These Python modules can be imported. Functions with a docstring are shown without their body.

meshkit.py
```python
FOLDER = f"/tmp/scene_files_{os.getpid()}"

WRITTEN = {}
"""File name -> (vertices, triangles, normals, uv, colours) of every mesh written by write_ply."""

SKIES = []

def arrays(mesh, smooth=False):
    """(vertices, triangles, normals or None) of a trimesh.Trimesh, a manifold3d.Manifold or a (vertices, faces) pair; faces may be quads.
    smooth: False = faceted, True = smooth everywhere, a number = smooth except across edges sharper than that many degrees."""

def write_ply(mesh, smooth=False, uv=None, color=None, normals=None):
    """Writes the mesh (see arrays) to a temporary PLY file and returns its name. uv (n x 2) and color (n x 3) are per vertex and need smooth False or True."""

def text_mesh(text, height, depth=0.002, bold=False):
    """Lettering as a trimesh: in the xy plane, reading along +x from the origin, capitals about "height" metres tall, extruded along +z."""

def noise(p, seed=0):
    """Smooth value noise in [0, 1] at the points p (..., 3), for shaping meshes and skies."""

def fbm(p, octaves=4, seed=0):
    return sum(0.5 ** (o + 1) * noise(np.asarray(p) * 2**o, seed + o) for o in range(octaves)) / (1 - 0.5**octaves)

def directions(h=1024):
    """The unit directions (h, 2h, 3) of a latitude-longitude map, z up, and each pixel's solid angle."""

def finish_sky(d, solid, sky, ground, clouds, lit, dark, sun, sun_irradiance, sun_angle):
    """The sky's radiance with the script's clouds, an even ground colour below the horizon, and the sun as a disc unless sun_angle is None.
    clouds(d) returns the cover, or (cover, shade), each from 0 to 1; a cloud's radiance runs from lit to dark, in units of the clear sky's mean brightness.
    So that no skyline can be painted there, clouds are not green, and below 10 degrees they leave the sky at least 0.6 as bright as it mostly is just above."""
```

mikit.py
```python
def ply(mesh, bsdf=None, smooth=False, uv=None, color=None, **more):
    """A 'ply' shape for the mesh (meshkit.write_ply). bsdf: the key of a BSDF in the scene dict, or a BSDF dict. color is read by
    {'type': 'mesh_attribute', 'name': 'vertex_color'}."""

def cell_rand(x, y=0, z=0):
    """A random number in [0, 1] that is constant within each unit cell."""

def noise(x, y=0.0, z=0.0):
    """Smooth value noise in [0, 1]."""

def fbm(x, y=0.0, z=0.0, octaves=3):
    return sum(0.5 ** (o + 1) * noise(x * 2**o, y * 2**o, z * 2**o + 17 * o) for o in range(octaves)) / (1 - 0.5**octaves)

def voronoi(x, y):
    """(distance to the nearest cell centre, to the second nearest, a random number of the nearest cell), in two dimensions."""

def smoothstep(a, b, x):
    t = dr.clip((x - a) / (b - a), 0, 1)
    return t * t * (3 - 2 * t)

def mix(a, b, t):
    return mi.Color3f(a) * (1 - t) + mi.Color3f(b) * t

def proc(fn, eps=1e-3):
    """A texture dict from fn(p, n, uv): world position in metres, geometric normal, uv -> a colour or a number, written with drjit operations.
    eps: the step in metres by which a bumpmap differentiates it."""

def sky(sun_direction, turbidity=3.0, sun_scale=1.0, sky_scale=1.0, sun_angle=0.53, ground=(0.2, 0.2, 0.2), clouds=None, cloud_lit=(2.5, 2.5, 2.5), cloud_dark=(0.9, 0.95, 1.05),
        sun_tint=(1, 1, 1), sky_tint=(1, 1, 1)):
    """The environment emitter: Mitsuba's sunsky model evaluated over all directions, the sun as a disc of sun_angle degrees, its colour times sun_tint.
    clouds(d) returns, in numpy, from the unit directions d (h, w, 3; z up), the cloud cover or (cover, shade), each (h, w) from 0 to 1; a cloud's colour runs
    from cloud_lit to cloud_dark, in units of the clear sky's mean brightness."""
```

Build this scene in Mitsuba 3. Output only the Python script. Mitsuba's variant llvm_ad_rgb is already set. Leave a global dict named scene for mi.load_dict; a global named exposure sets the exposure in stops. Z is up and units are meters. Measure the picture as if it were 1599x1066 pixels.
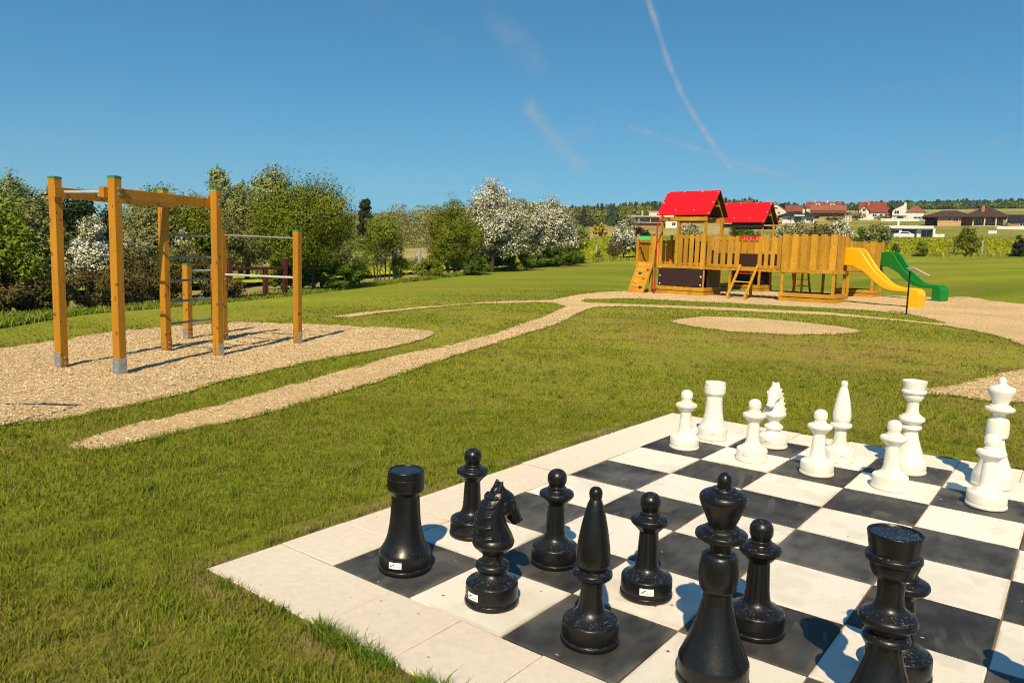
import math
import numpy as np
import trimesh
import shapely
import shapely.geometry as sg
from shapely.ops import unary_union
from scipy.interpolate import RBFInterpolator, PchipInterpolator
from scipy.spatial import Delaunay
import manifold3d as m3
import drjit as dr
import mitsuba as mi
import meshkit
import mikit
from mikit import proc, noise, fbm, voronoi, cell_rand, smoothstep, mix

T = mi.ScalarTransform4f
scene, labels = {}, {}

# ------------------------------------------------------------------ camera, sky, exposure
CAM_AT, CAM_DIR, CAM_UP = (2.67, -2.165, 1.46), (-0.60425, 0.78840, -0.11537), (-0.09419, 0.07310, 0.99287)
scene['camera'] = {'type': 'perspective', 'fov': 68.627, 'fov_axis': 'x', 'near_clip': 0.05, 'far_clip': 6000.0,
                   'to_world': T().look_at(origin=list(CAM_AT), target=[a + b for a, b in zip(CAM_AT, CAM_DIR)], up=list(CAM_UP))}
SUN = (math.cos(math.radians(-61)) * math.cos(math.radians(43)), math.sin(math.radians(-61)) * math.cos(math.radians(43)), math.sin(math.radians(43)))
TRAILS = [  # contrails: directions along each trail, half width in radians, strength
    ([(-0.452, 0.837, 0.307), (-0.445, 0.852, 0.276), (-0.436, 0.868, 0.237), (-0.423, 0.884, 0.201), (-0.4, 0.903, 0.159), (-0.37, 0.922, 0.113)], .0026, .60),
    ([(-0.481, 0.861, 0.165), (-0.414, 0.899, 0.14), (-0.343, 0.932, 0.115), (-0.279, 0.956, 0.092)], .0026, .40),
    ([(-0.587, 0.787, 0.188), (-0.574, 0.803, 0.16), (-0.556, 0.82, 0.137), (-0.538, 0.835, 0.117)], .009, .30),
    ([(-0.611, 0.739, 0.285), (-0.595, 0.759, 0.263), (-0.574, 0.785, 0.235)], .014, .12),
    ([(-0.586, 0.802, 0.112), (-0.558, 0.818, 0.139), (-0.523, 0.837, 0.163)], .012, .12),
    ([(-0.4, 0.91, 0.108), (-0.259, 0.959, 0.114), (-0.161, 0.979, 0.122), (-0.061, 0.988, 0.145)], .009, .12),
    ([(-0.725, 0.624, 0.292), (-0.697, 0.661, 0.279), (-0.658, 0.71, 0.251)], .012, .035),
    ([(-0.752, 0.649, 0.113), (-0.634, 0.762, 0.13), (-0.471, 0.869, 0.154)], .030, .035),
    ([(-0.4, 0.899, 0.178), (-0.241, 0.955, 0.175), (-0.081, 0.98, 0.184)], .030, .035),
]


def sky_clouds(d):
    n1 = meshkit.fbm(d * 45, 4, 3)
    n2 = meshkit.fbm(d * 160, 3, 9)
    cover = np.zeros(d.shape[:2])
    for pts, w, a in TRAILS:
        best = np.full(d.shape[:2], 9.0)
        for p, q in zip(pts[:-1], pts[1:]):
            p, q = np.array(p), np.array(q)
            e = q - p
            t = np.clip(((d - p) @ e) / (e @ e), 0, 1)
            best = np.minimum(best, np.linalg.norm(d - p - t[..., None] * e, axis=-1))
        ww = w * (0.5 + 1.1 * n1)
        cover = np.maximum(cover, a * np.exp(-(best / ww) ** 2) * np.clip(3.0 * n2 * n1 + .10, 0, 1.3))
    el = np.clip(d[..., 2], 0, 1)
    cover = np.maximum(cover, (0.10 * np.exp(-(el / 0.10) ** 2) + 0.04 * np.exp(-((el - 0.10) / 0.07) ** 2)) * (.5 + n1))
    return cover


scene['sky'] = mikit.sky(SUN, turbidity=2.6, ground=(0.16, 0.17, 0.08), clouds=sky_clouds, cloud_lit=(2.0, 2.1, 2.2), sky_tint=(0.335, 0.71, 0.87), sun_tint=(1.0, 0.975, 0.89))
exposure = 1.88

# ------------------------------------------------------------------ helpers
RNG = np.random.default_rng(7)


def numbered(key):
    if key not in scene and key not in labels:
        return key
    i = 1
    while f'{key}_{i:03d}' in scene or f'{key}_{i:03d}' in labels:
        i += 1
    return f'{key}_{i:03d}'


def obj(name, mesh, bsdf, parent=None, smooth=False, label=None, cat=None, group=None, kind=None, color=None, to=None):
    key = numbered(parent + '__' + name if parent else name)
    d = mesh if isinstance(mesh, dict) else mikit.ply(mesh, bsdf, smooth=smooth, color=color)
    if to is not None:
        d = {**d, 'to_world': to}
    scene[key] = d
    tag(key, label, cat, group, kind)
    return key


def tag(key, label=None, cat=None, group=None, kind=None):
    e = {k: v for k, v in (('label', label), ('category', cat), ('group', group), ('kind', kind)) if v}
    if e:
        labels[key] = e


def thing(name, label, cat, group=None):
    key = numbered(name)
    tag(key, label, cat, group)
    return key


def cat_(ms):
    ms = [m for m in ms if m is not None]
    return trimesh.util.concatenate(ms)


def box(c, s, rz=0.0):
    b = trimesh.creation.box(extents=s)
    if rz:
        b.apply_transform(trimesh.transformations.rotation_matrix(rz, [0, 0, 1]))
    b.apply_translation(c)
    return b


def beam(p, q, w, h, up=(0, 0, 1), ch=0.004):
    """A chamfered bar from p to q: w across, h along 'up'."""
    p, q = np.array(p, float), np.array(q, float)
    L = np.linalg.norm(q - p)
    z = (q - p) / L
    up = np.array(up, float)
    if abs(z @ up) > 0.95:
        up = np.array([0, 1.0, 0])
    xx = np.cross(up, z)
    xx /= np.linalg.norm(xx)
    yy = np.cross(z, xx)
    a, b = w / 2, h / 2
    if ch <= 0:
        sec = np.array([[a, b], [-a, b], [-a, -b], [a, -b]])
    else:
        sec = np.array([[a, b - ch], [a - ch, b], [-a + ch, b], [-a, b - ch], [-a, -b + ch], [-a + ch, -b], [a - ch, -b], [a, -b + ch]])
    n = len(sec)
    v = np.vstack([p + sec[:, :1] * xx + sec[:, 1:] * yy, q + sec[:, :1] * xx + sec[:, 1:] * yy])
    f = []
    for i in range(n):
        j = (i + 1) % n
        f += [[i, j, j + n], [i, j + n, i + n]]
    for i in range(1, n - 1):
        f += [[0, i + 1, i], [n, n + i, n + i + 1]]
    m = trimesh.Trimesh(v, np.array(f), process=False)
    if m.volume < 0:
        m.invert()
    return m


def post(x, y, z0, z1, w, d=None, rz=0.0, ch=0.006):
    d = d or w
    up = (-math.sin(rz), math.cos(rz), 0)
    return beam((x, y, z0), (x, y, z1), w, d, up=up, ch=ch)


def tube(pts, r, n=8, cap=True):
    p = np.asarray(pts, float)
    r = np.broadcast_to(r, (len(p),))
    t = np.gradient(p, axis=0)
    t /= np.linalg.norm(t, axis=1, keepdims=True) + 1e-12
    a = np.cross(t, np.where(np.abs(t[:, 2:]) < 0.9, [0, 0, 1.0], [1.0, 0, 0]))
    a /= np.linalg.norm(a, axis=1, keepdims=True) + 1e-12
    b = np.cross(t, a)
    ang = np.arange(n) * 2 * np.pi / n
    v = (p[:, None] + r[:, None, None] * (np.cos(ang)[None, :, None] * a[:, None] + np.sin(ang)[None, :, None] * b[:, None])).reshape(-1, 3)
    i, j = np.meshgrid(np.arange(len(p) - 1), np.arange(n), indexing='ij')
    q = np.stack([i * n + j, i * n + (j + 1) % n, (i + 1) * n + (j + 1) % n, (i + 1) * n + j], -1).reshape(-1, 4)
    f = np.vstack([q[:, [0, 1, 2]], q[:, [0, 2, 3]]])
    if cap:
        k = len(v)
        v = np.vstack([v, p[:1], p[-1:]])
        jj = np.arange(n)
        last = (len(p) - 1) * n
        f = np.vstack([f, np.stack([(jj + 1) % n, jj, jj * 0 + k], 1), np.stack([last + jj, last + (jj + 1) % n, jj * 0 + k + 1], 1)])
    return trimesh.Trimesh(v, f, process=False)


def lathe(pr, n=44):
    return trimesh.creation.revolve(np.array(pr, float), sections=n)


def curve(pts, k=4):
    """A profile smoothed through its points (a repeated point keeps a corner)."""
    out, run = [], [pts[0]]
    for a in list(pts[1:]) + [None]:
        if a is None or (abs(a[0] - run[-1][0]) < 1e-9 and abs(a[1] - run[-1][1]) < 1e-9):
            r = np.array(run)
            if len(r) > 2:
                s = np.r_[0, np.cumsum(np.linalg.norm(np.diff(r, axis=0), axis=1))]
                u = np.interp(np.arange((len(r) - 1) * k + 1) / k, np.arange(len(r)), s)
                r = np.c_[PchipInterpolator(s, r[:, 0])(u), PchipInterpolator(s, r[:, 1])(u)]
            out += [tuple(x) for x in r]
            run = [a] if a is not None else []
        else:
            run.append(a)
    res = [out[0]]
    for q in out[1:]:
        if abs(q[0] - res[-1][0]) + abs(q[1] - res[-1][1]) > 1e-7:
            res.append(q)
    return res


def ball(r, c, n=20):
    m = trimesh.creation.uv_sphere(r, count=[n // 2 + 4, n + 6])
    m.apply_translation(c)
    return m


# ------------------------------------------------------------------ materials
def rgb(*c):
    return {'type': 'rgb', 'value': list(c)}


def col(name, fn, rough=0.8, spec=0.3, bump=None, scale=None, eps=1e-3, **k):
    b = {'type': 'principled', 'base_color': fn if isinstance(fn, dict) else proc(fn), 'roughness': rough, 'specular': spec, **k}
    if bump is not None:
        b = {'type': 'bumpmap', 'arbitrary': proc(bump, eps), 'scale': scale, 'bsdf': b}
    scene[name] = {'type': 'twosided', 'bsdf': b}


C3 = mi.Color3f
DRY = (-1.443, 11.143)


def f_lawn(p, n, uv):
    a = fbm(p.x * 0.22, p.y * 0.22, 3.0)
    b = fbm(p.x * 1.7, p.y * 1.7, 9.0)
    c = noise(p.x * 38, p.y * 38, 1.0)
    far = smoothstep(14, 30, dr.sqrt(dr.square(p.x - 2.7) + dr.square(p.y + 2.2)))
    green = mix((.114, .144, .012), (.180, .190, .021), a)
    dry = smoothstep(.50, .72, fbm(p.x * .45 + 7, p.y * .45, 5.0) * .6 + b * .4)
    base = mix(green, (.19, .135, .045), dry * .55)
    bx, by = dr.maximum(dr.maximum(-.4 - p.x, p.x - 4.4), 0), dr.maximum(dr.maximum(-.4 - p.y, p.y - 4.4), 0)
    worn = (1 - smoothstep(.02, .22, dr.sqrt(bx * bx + by * by))) * smoothstep(.38, .55, fbm(p.x * 4, p.y * 4, 2.0))
    base = mix(base, (.23, .165, .085), worn * .85)
    spot = dr.exp(-(dr.square((p.x - DRY[0]) / 6.0) + dr.square((p.y - DRY[1]) / 2.6))) * smoothstep(.25, .6, b)
    base = mix(base, (.20, .13, .045), spot * .55)
    stripe = noise(p.x * .55 - p.y * .30, p.x * .06 + p.y * .10, 4.0)
    base = base * mix((1, 1, 1), C3(.70, .84, .85) + C3(.46, .34, .1) * stripe, far)
    return base * (.72 + .55 * c * (1 - .5 * far))


def f_meadow(p, n, uv):
    a = fbm(p.x * 0.03, p.y * 0.03, 2.0)
    b = fbm(p.x * 0.25, p.y * 0.25, 6.0)
    c = noise(p.x * 2.5, p.y * 2.5, 1.0)
    return mix(mix((.12, .13, .028), (.24, .19, .085), smoothstep(.3, .7, a)), (.10, .14, .02), smoothstep(.5, .8, b) * .6) * (.75 + .5 * c)


def f_gravel(p, n, uv):
    f1, f2, w = voronoi(p.x * 55, p.y * 55)
    a = fbm(p.x * .9, p.y * .9, 4.0)
    k = mix((.50, .36, .185), (.70, .55, .325), w)
    k = mix(k, (.38, .26, .13), smoothstep(.88, .96, w))
    k = k * (.66 + .34 * smoothstep(.02, .30, f2 - f1)) * (.84 + .32 * a)
    return k


def h_gravel(p, n, uv):
    f1, f2, w = voronoi(p.x * 55, p.y * 55)
    return smoothstep(0.0, .35, f2 - f1) * (.4 + w)


col('m_lawn', f_lawn, 0.95, 0.1)
col('m_meadow', f_meadow, 0.95, 0.1)
col('m_gravel', f_gravel, 0.9, 0.2, h_gravel, 0.010, 2e-3)
col('m_soil', lambda p, n, uv: mix((.15, .10, .055), (.26, .19, .11), fbm(p.x * 12, p.y * 12, p.z * 12)), 0.95, 0.1)
col('m_crop', lambda p, n, uv: mix((.17, .22, .016), (.25, .26, .016), fbm(p.x * .5, p.y * .5, 1.0) * .6 + noise(p.x * 6, p.y * 6, 1.0) * .4), 0.95, 0.1)


def f_white_tile(p, n, uv):
    a = fbm(p.x * 2.3, p.y * 2.3, 8.0)
    b = fbm(p.x * 14, p.y * 14, 2.0)
    t = cell_rand(dr.floor(p.x / .5), dr.floor(p.y / .5), 3)
    k = mix((.77, .75, .67), (.67, .65, .565), smoothstep(.45, .8, a * .7 + b * .3))
    k = mix(k, (.50, .44, .34), smoothstep(.76, .86, fbm(p.x * 30, p.y * 30, 5.0)) * .35)
    ex = dr.abs(p.x / .5 - dr.floor(p.x / .5 + .5)) * .5
    ey = dr.abs(p.y / .5 - dr.floor(p.y / .5 + .5)) * .5
    rim = (1 - smoothstep(.003, .022, dr.minimum(ex, ey))) * smoothstep(.35, .6, fbm(p.x * 7, p.y * 7, 21.0))
    k = mix(k, (.42, .38, .29), rim * .55)
    k = mix(k, (.50, .47, .38), smoothstep(.62, .74, fbm(p.x * 4.2, p.y * 4.2, 31.0)) * .30)
    return k * (.93 + .10 * t)


def f_dark_tile(p, n, uv):
    a = fbm(p.x * 3.1 + 5, p.y * 3.1, 1.0)
    b = fbm(p.x * 22, p.y * 11, 6.0)
    ex = dr.abs(p.x / .5 - dr.floor(p.x / .5 + .5)) * .5
    ey = dr.abs(p.y / .5 - dr.floor(p.y / .5 + .5)) * .5
    edge = (1 - smoothstep(.004, .035, dr.minimum(ex, ey))) * smoothstep(.4, .6, a)
    t = cell_rand(dr.floor(p.x / .5), dr.floor(p.y / .5), 1)
    sc = smoothstep(.62, .70, noise(p.x * 26 + p.y * 7, p.y * 3.1 - p.x * .8, 2.0)) * smoothstep(.5, .7, fbm(p.x * 2, p.y * 2, 9.0))
    k = mix((.024, .025, .0245), (.092, .093, .086), smoothstep(.25, .85, a * .65 + b * .35))
    k = mix(k, (.12, .12, .11), sc * .5)
    k = mix(k, (.13, .128, .115), edge * .55 * b * 1.5)
    k = mix(k, (.11, .10, .08), smoothstep(.66, .76, fbm(p.x * 5, p.y * 5, 11.0)) * .5)
    return k * (.85 + .35 * t)


def f_border(p, n, uv):
    a = fbm(p.x * 1.6, p.y * 1.6, 3.0)
    b = fbm(p.x * 45, p.y * 45, 2.0)
    k = mix((.72, .665, .565), (.645, .585, .485), a)
    return k * (.92 + .13 * b)


h_fine = lambda p, n, uv: fbm(p.x * 130, p.y * 130, p.z * 130, octaves=2)
col('m_white_tile', f_white_tile, .75, .3, h_fine, .0012, 1e-3)
col('m_dark_tile', f_dark_tile, .62, .4, h_fine, .0014, 1e-3)
col('m_border', f_border, .85, .25, h_fine, .0016, 1e-3)


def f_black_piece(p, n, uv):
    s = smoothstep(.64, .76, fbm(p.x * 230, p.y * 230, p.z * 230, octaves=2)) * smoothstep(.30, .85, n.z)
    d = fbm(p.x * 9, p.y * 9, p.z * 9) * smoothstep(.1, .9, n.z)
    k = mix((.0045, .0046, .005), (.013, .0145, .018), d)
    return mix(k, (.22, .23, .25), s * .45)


def r_black_piece(p, n, uv):
    return .23 + .18 * fbm(p.x * 14, p.y * 14, p.z * 14) + .2 * smoothstep(.6, .72, fbm(p.x * 190, p.y * 190, p.z * 190, octaves=2))


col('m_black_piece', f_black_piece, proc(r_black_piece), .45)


def f_white_piece(p, n, uv):
    a = fbm(p.x * 11, p.y * 11, p.z * 6)
    k = mix((.80, .785, .715), (.70, .675, .575), smoothstep(.4, .8, a))
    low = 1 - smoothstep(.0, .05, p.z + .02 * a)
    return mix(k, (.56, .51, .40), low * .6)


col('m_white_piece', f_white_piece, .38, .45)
scene['m_sticker'] = {'type': 'twosided', 'bsdf': {'type': 'plastic', 'diffuse_reflectance': rgb(.82, .84, .84)}}
scene['m_teal_print'] = {'type': 'twosided', 'bsdf': {'type': 'diffuse', 'reflectance': rgb(.010, .075, .095)}}
scene['m_grey_print'] = {'type': 'twosided', 'bsdf': {'type': 'diffuse', 'reflectance': rgb(.12, .14, .15)}}


def wood(c0, c1, knot):
    def fn(p, n, uv):
        u = p.x + p.y
        g = fbm(p.x * 60, p.y * 60, p.z * 2.2, octaves=2)
        h = fbm(p.x * 26, p.y * 26, p.z * .8 + 3)
        a = fbm(p.x * 2.2, p.y * 2.2, p.z * .7)
        kn = smoothstep(.80, .90, noise(p.x * 21, p.y * 21, p.z * 13))
        k = mix(c0, c1, g * .45 + h * .35 + a * .2)
        crack = smoothstep(.80, .86, noise(p.x * 75, p.y * 75, p.z * 1.1)) * smoothstep(.45, .6, noise(p.x * 3, p.y * 3, p.z * .8))
        grime = 1 - smoothstep(.0, .45, p.z + .25 * a)
        k = mix(mix(k, knot, kn * .75), knot, crack * .7)
        return mix(k, C3(*knot) * 1.6, grime * .35) * (.74 + .52 * a)
    return fn


col('m_post_wood', wood((.35, .145, .006), (.52, .245, .014), (.14, .045, .005)), .55, .4)
for nm_, k_ in (('m_play_wood', .86), ('m_play_wood_dark', .68), ('m_play_wood_pale', 1.0), ('m_play_wood_brown', .78)):
    col(nm_, wood(tuple(v * k_ for v in (.50, .245, .014)), tuple(v * k_ for v in (.68, .375, .032 + .05 * (k_ == .78))), (.26, .10, .010)), .6, .3)
BOARDS = ('m_play_wood', 'm_play_wood_pale', 'm_play_wood_dark', 'm_play_wood_brown', 'm_play_wood')
col('m_old_wood', wood((.055, .016, .012), (.10, .028, .020), (.03, .010, .008)), .7, .3)


def plain(name, c, rough=.5, spec=.5, var=.25, **k):
    col(name, lambda p, n, uv: C3(*c) * (1 - var / 2 + var * fbm(p.x * 5, p.y * 5, p.z * 5)), rough, spec, **k)


plain('m_cap_green', (.015, .24, .12), .45)
plain('m_red_panel', (.70, .009, .013), .32, .5, .22)
plain('m_red_paint', (.46, .022, .010), .4)
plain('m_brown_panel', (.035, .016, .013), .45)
plain('m_yellow', (.86, .46, .006), .28, .5, .18)
plain('m_green', (.010, .215, .030), .22, .5, .1)
plain('m_cap_white', (.75, .75, .72), .4)
plain('m_wave_green', (.13, .58, .16), .4)
plain('m_blue_hold', (.03, .035, .13), .5)
plain('m_orange_hold', (.62, .18, .015), .5)
plain('m_black_paint', (.012, .012, .013), .35)
plain('m_white_wall', (.72, .71, .67), .8, .2, .1)
plain('m_cream_wall', (.66, .60, .47), .8, .2, .1)
plain('m_orange_wall', (.62, .36, .18), .85, .2, .2)
plain('m_brick_wall', (.46, .20, .12), .9, .2, .35)
plain('m_concrete', (.42, .40, .36), .85, .2, .35)
plain('m_roof_red', (.23, .058, .036), .8, .2, .35)
plain('m_roof_tile', (.27, .10, .06), .8, .2, .4)
plain('m_roof_dark', (.020, .022, .028), .6, .3, .3)
plain('m_roof_brown', (.060, .038, .032), .75, .2, .35)
plain('m_glass', (.03, .035, .045), .12, .6)
plain('m_bark', (.085, .065, .045), .9, .1, .5)
plain('m_dull_steel', (.20, .21, .22), .5)
plain('m_light_steel', (.42, .44, .46), .35)
plain('m_car', (.70, .71, .73), .2, .6, .03)
col('m_zinc', lambda p, n, uv: C3(.52, .55, .58) * (.75 + .4 * fbm(p.x * 40, p.y * 40, p.z * 40)), .42, .5, metallic=.75)
scene['m_chrome'] = {'type': 'roughconductor', 'material': 'none', 'alpha': .22, 'specular_reflectance': rgb(.50, .52, .54)}
VC = {'type': 'mesh_attribute', 'name': 'vertex_color'}
scene['m_leaf'] = {'type': 'twosided', 'bsdf': {'type': 'diffuse', 'reflectance': VC}}

# ------------------------------------------------------------------ terrain
G0 = -0.012
FLAT = sg.MultiPoint([(-9.5, 1.2), (-4.4, -1.2), (3, -3.5), (6, -1), (6.5, 9), (2.2, 37), (-6, 39), (-14.5, 38), (-15, 26), (-10.5, 5)]).convex_hull
CTRL = np.array([
    (-11.036, 0.692, -0.161), (-11.024, 2.289, 0.018), (-13.484, 4.566, -0.135), (-15.108, 6.998, -0.229), (-17.939, 11.987, -0.247), (-20.252, 16.404, -0.232), (-22.935, 23.141, -0.077), (-31.713, 39.474, 0.033), (-33.981, 52.723, 0.589), (-35.758, 63.404, 0.98), (-32.223, 78.622, 1.603), (-21.887, 91.675, 2.216), (-3.298, 94.651, 2.752), (7.188, 94.729, 2.657),
    (-56.558, 7.43, -2.492), (-49.599, 14.951, -1.324), (-67.387, 45.971, -1.178), (-76.87, 73.818, -0.425), (-80.174, 98.019, 1.535), (-118.786, 200.474, 7.987), (-85.969, 202.189, 7.804), (-48.927, 193.651, 7.733), (-21.381, 192.102, 7.984), (1.307, 193.58, 8.025),
    (-146.896, 277.616, 14.822), (-126.102, 287.775, 14.556), (-90.812, 300.999, 17.235), (-70.317, 334.259, 19.95), (-54.201, 316.805, 18.705), (-26.747, 259.436, 14.045), (-14.283, 260.538, 13.378), (14.104, 260.836, 13.137),
    (-237.147, 37.037, -8.505), (-202.557, 65.199, -5.681), (-209.073, 117.058, -2.358), (-247.177, 244.367, 6.732), (-231.911, 360.597, 19.471), (-220.293, 383.526, 22.078), (-174.947, 536.297, 37.073), (-148.423, 600.173, 40.803),
    (-1063, 173.196, -22.786), (-894.933, 293.36, -8.644), (-820.595, 461.797, 7.118), (-670.165, 661.399, 32.89), (-474.114, 734.505, 46.787), (-368.029, 718.031, 48.487), (-340.373, 878.372, 52.695), (-303.258, 963.011, 58.041), (-260.656, 1017.38, 66.522), (-216.516, 1055.36, 73.285), (-166.973, 1064.43, 71.687), (-115.493, 1098.51, 68.573), (-70.204, 1102.43, 69.195), (48.947, 1103.87, 68.931),
    (30, 10, 0), (30, 40, .5), (20, -25, 0), (-8, -25, 0), (-20, -10, 0), (60, 30, 1), (60, -40, 0), (0, -80, 0), (-60, -40, 0),
    (300, 0, 2), (0, -300, 0), (-300, -300, 0), (300, -300, 2), (400, 400, 25), (1500, 0, 5), (0, -1500, 0), (-1500, -600, 10), (1200, 1500, 60), (-400, 2400, 20), (-2000, 1400, 15), (-1800, 300, 10)])
RBF = RBFInterpolator(CTRL[:, :2], CTRL[:, 2], kernel='linear')


def ground(x, y):
    x, y = np.atleast_1d(np.asarray(x, float)), np.atleast_1d(np.asarray(y, float))
    P = np.c_[x.ravel(), y.ravel()]
    d = shapely.distance(FLAT, shapely.points(P))
    t = np.clip(d / 7, 0, 1)
    z = np.zeros(len(P))
    on = t > 0
    if on.any():
        z[on] = RBF(P[on]) * (t * t * (3 - 2 * t))[on]
    return (G0 + z).reshape(x.shape)


def gz(x, y):
    return float(ground(x, y)[0])


def polar(cx, cy, radii, na):
    ang = np.linspace(0, 2 * np.pi, na, endpoint=False)
    r, a = np.meshgrid(radii, ang, indexing='ij')
    x, y = np.r_[cx, (cx + r * np.cos(a)).ravel()], np.r_[cy, (cy + r * np.sin(a)).ravel()]
    f = [np.stack([np.zeros(na, int), 1 + np.arange(na), 1 + (np.arange(na) + 1) % na], 1)]
    for i in range(len(radii) - 1):
        j, k = 1 + i * na + np.arange(na), 1 + i * na + (np.arange(na) + 1) % na
        f += [np.stack([j, j + na, k + na], 1), np.stack([j, k + na, k], 1)]
    return x, y, np.vstack(f)


def gravel_h(x, y):
    q = np.c_[np.ravel(x), np.ravel(y)]
    return .030 * (meshkit.fbm(np.c_[q * 2.2, q[:, 0] * 0], 3, 41) - .5) + .018 * (meshkit.noise(np.c_[q * 9, q[:, 0] * 0], 42) - .5)


def sheet(poly, step, dz, edge=None, jitter=.25, seed=1, rough=False, far=0):
    """A sheet of triangles over the polygon that follows the ground, dz above it."""
    rng = np.random.default_rng(seed)
    edge = edge or step
    pts = []
    for g in getattr(poly, 'geoms', [poly]):
        for ring in [g.exterior, *g.interiors]:
            n = max(8, int(ring.length / edge))
            pts += [np.array(ring.interpolate(t, normalized=True).coords[0]) for t in np.arange(n) / n]
    pts = np.array(pts)
    x0, y0, x1, y1 = poly.bounds
    gx, gy = np.meshgrid(np.arange(x0, x1, step), np.arange(y0, y1, step))
    q = np.c_[gx.ravel(), gy.ravel()] + rng.uniform(-jitter, jitter, (gx.size, 2)) * step
    q = q[shapely.contains_xy(poly.buffer(-edge * .45), q[:, 0], q[:, 1])]
    P = np.vstack([pts, q])
    tri = Delaunay(P).simplices
    c = P[tri].mean(1)
    tri = tri[shapely.contains_xy(poly, c[:, 0], c[:, 1])]
    e1, e2 = P[tri[:, 1]] - P[tri[:, 0]], P[tri[:, 2]] - P[tri[:, 0]]
    ar = e1[:, 0] * e2[:, 1] - e1[:, 1] * e2[:, 0]
    tri[ar < 0] = tri[ar < 0][:, ::-1]
    tri = tri[np.abs(ar) > 1e-9]
    z = ground(P[:, 0], P[:, 1]) + dz
    if far:
        z += far * np.clip(shapely.distance(FLAT, shapely.points(P)) / 8, 0, 1)
    if rough:
        z[len(pts):] += np.maximum(gravel_h(q[:, 0], q[:, 1]), -.013)
    return trimesh.Trimesh(np.c_[P, z], tri, process=False)


rad = [0.0]
step = .8
while rad[-1] < 3200:
    rad.append(rad[-1] + step)
    if rad[-1] > 50:
        step *= 1.035
gx_, gy_, gf_ = polar(-3, 10, rad[1:], 300)
gm = trimesh.Trimesh(np.c_[gx_, gy_, ground(gx_, gy_)], gf_, process=False)
obj('ground', gm, 'm_meadow', smooth=True, label='rough meadow and dry grassy hillside rising behind the lawn', kind='structure')

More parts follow.
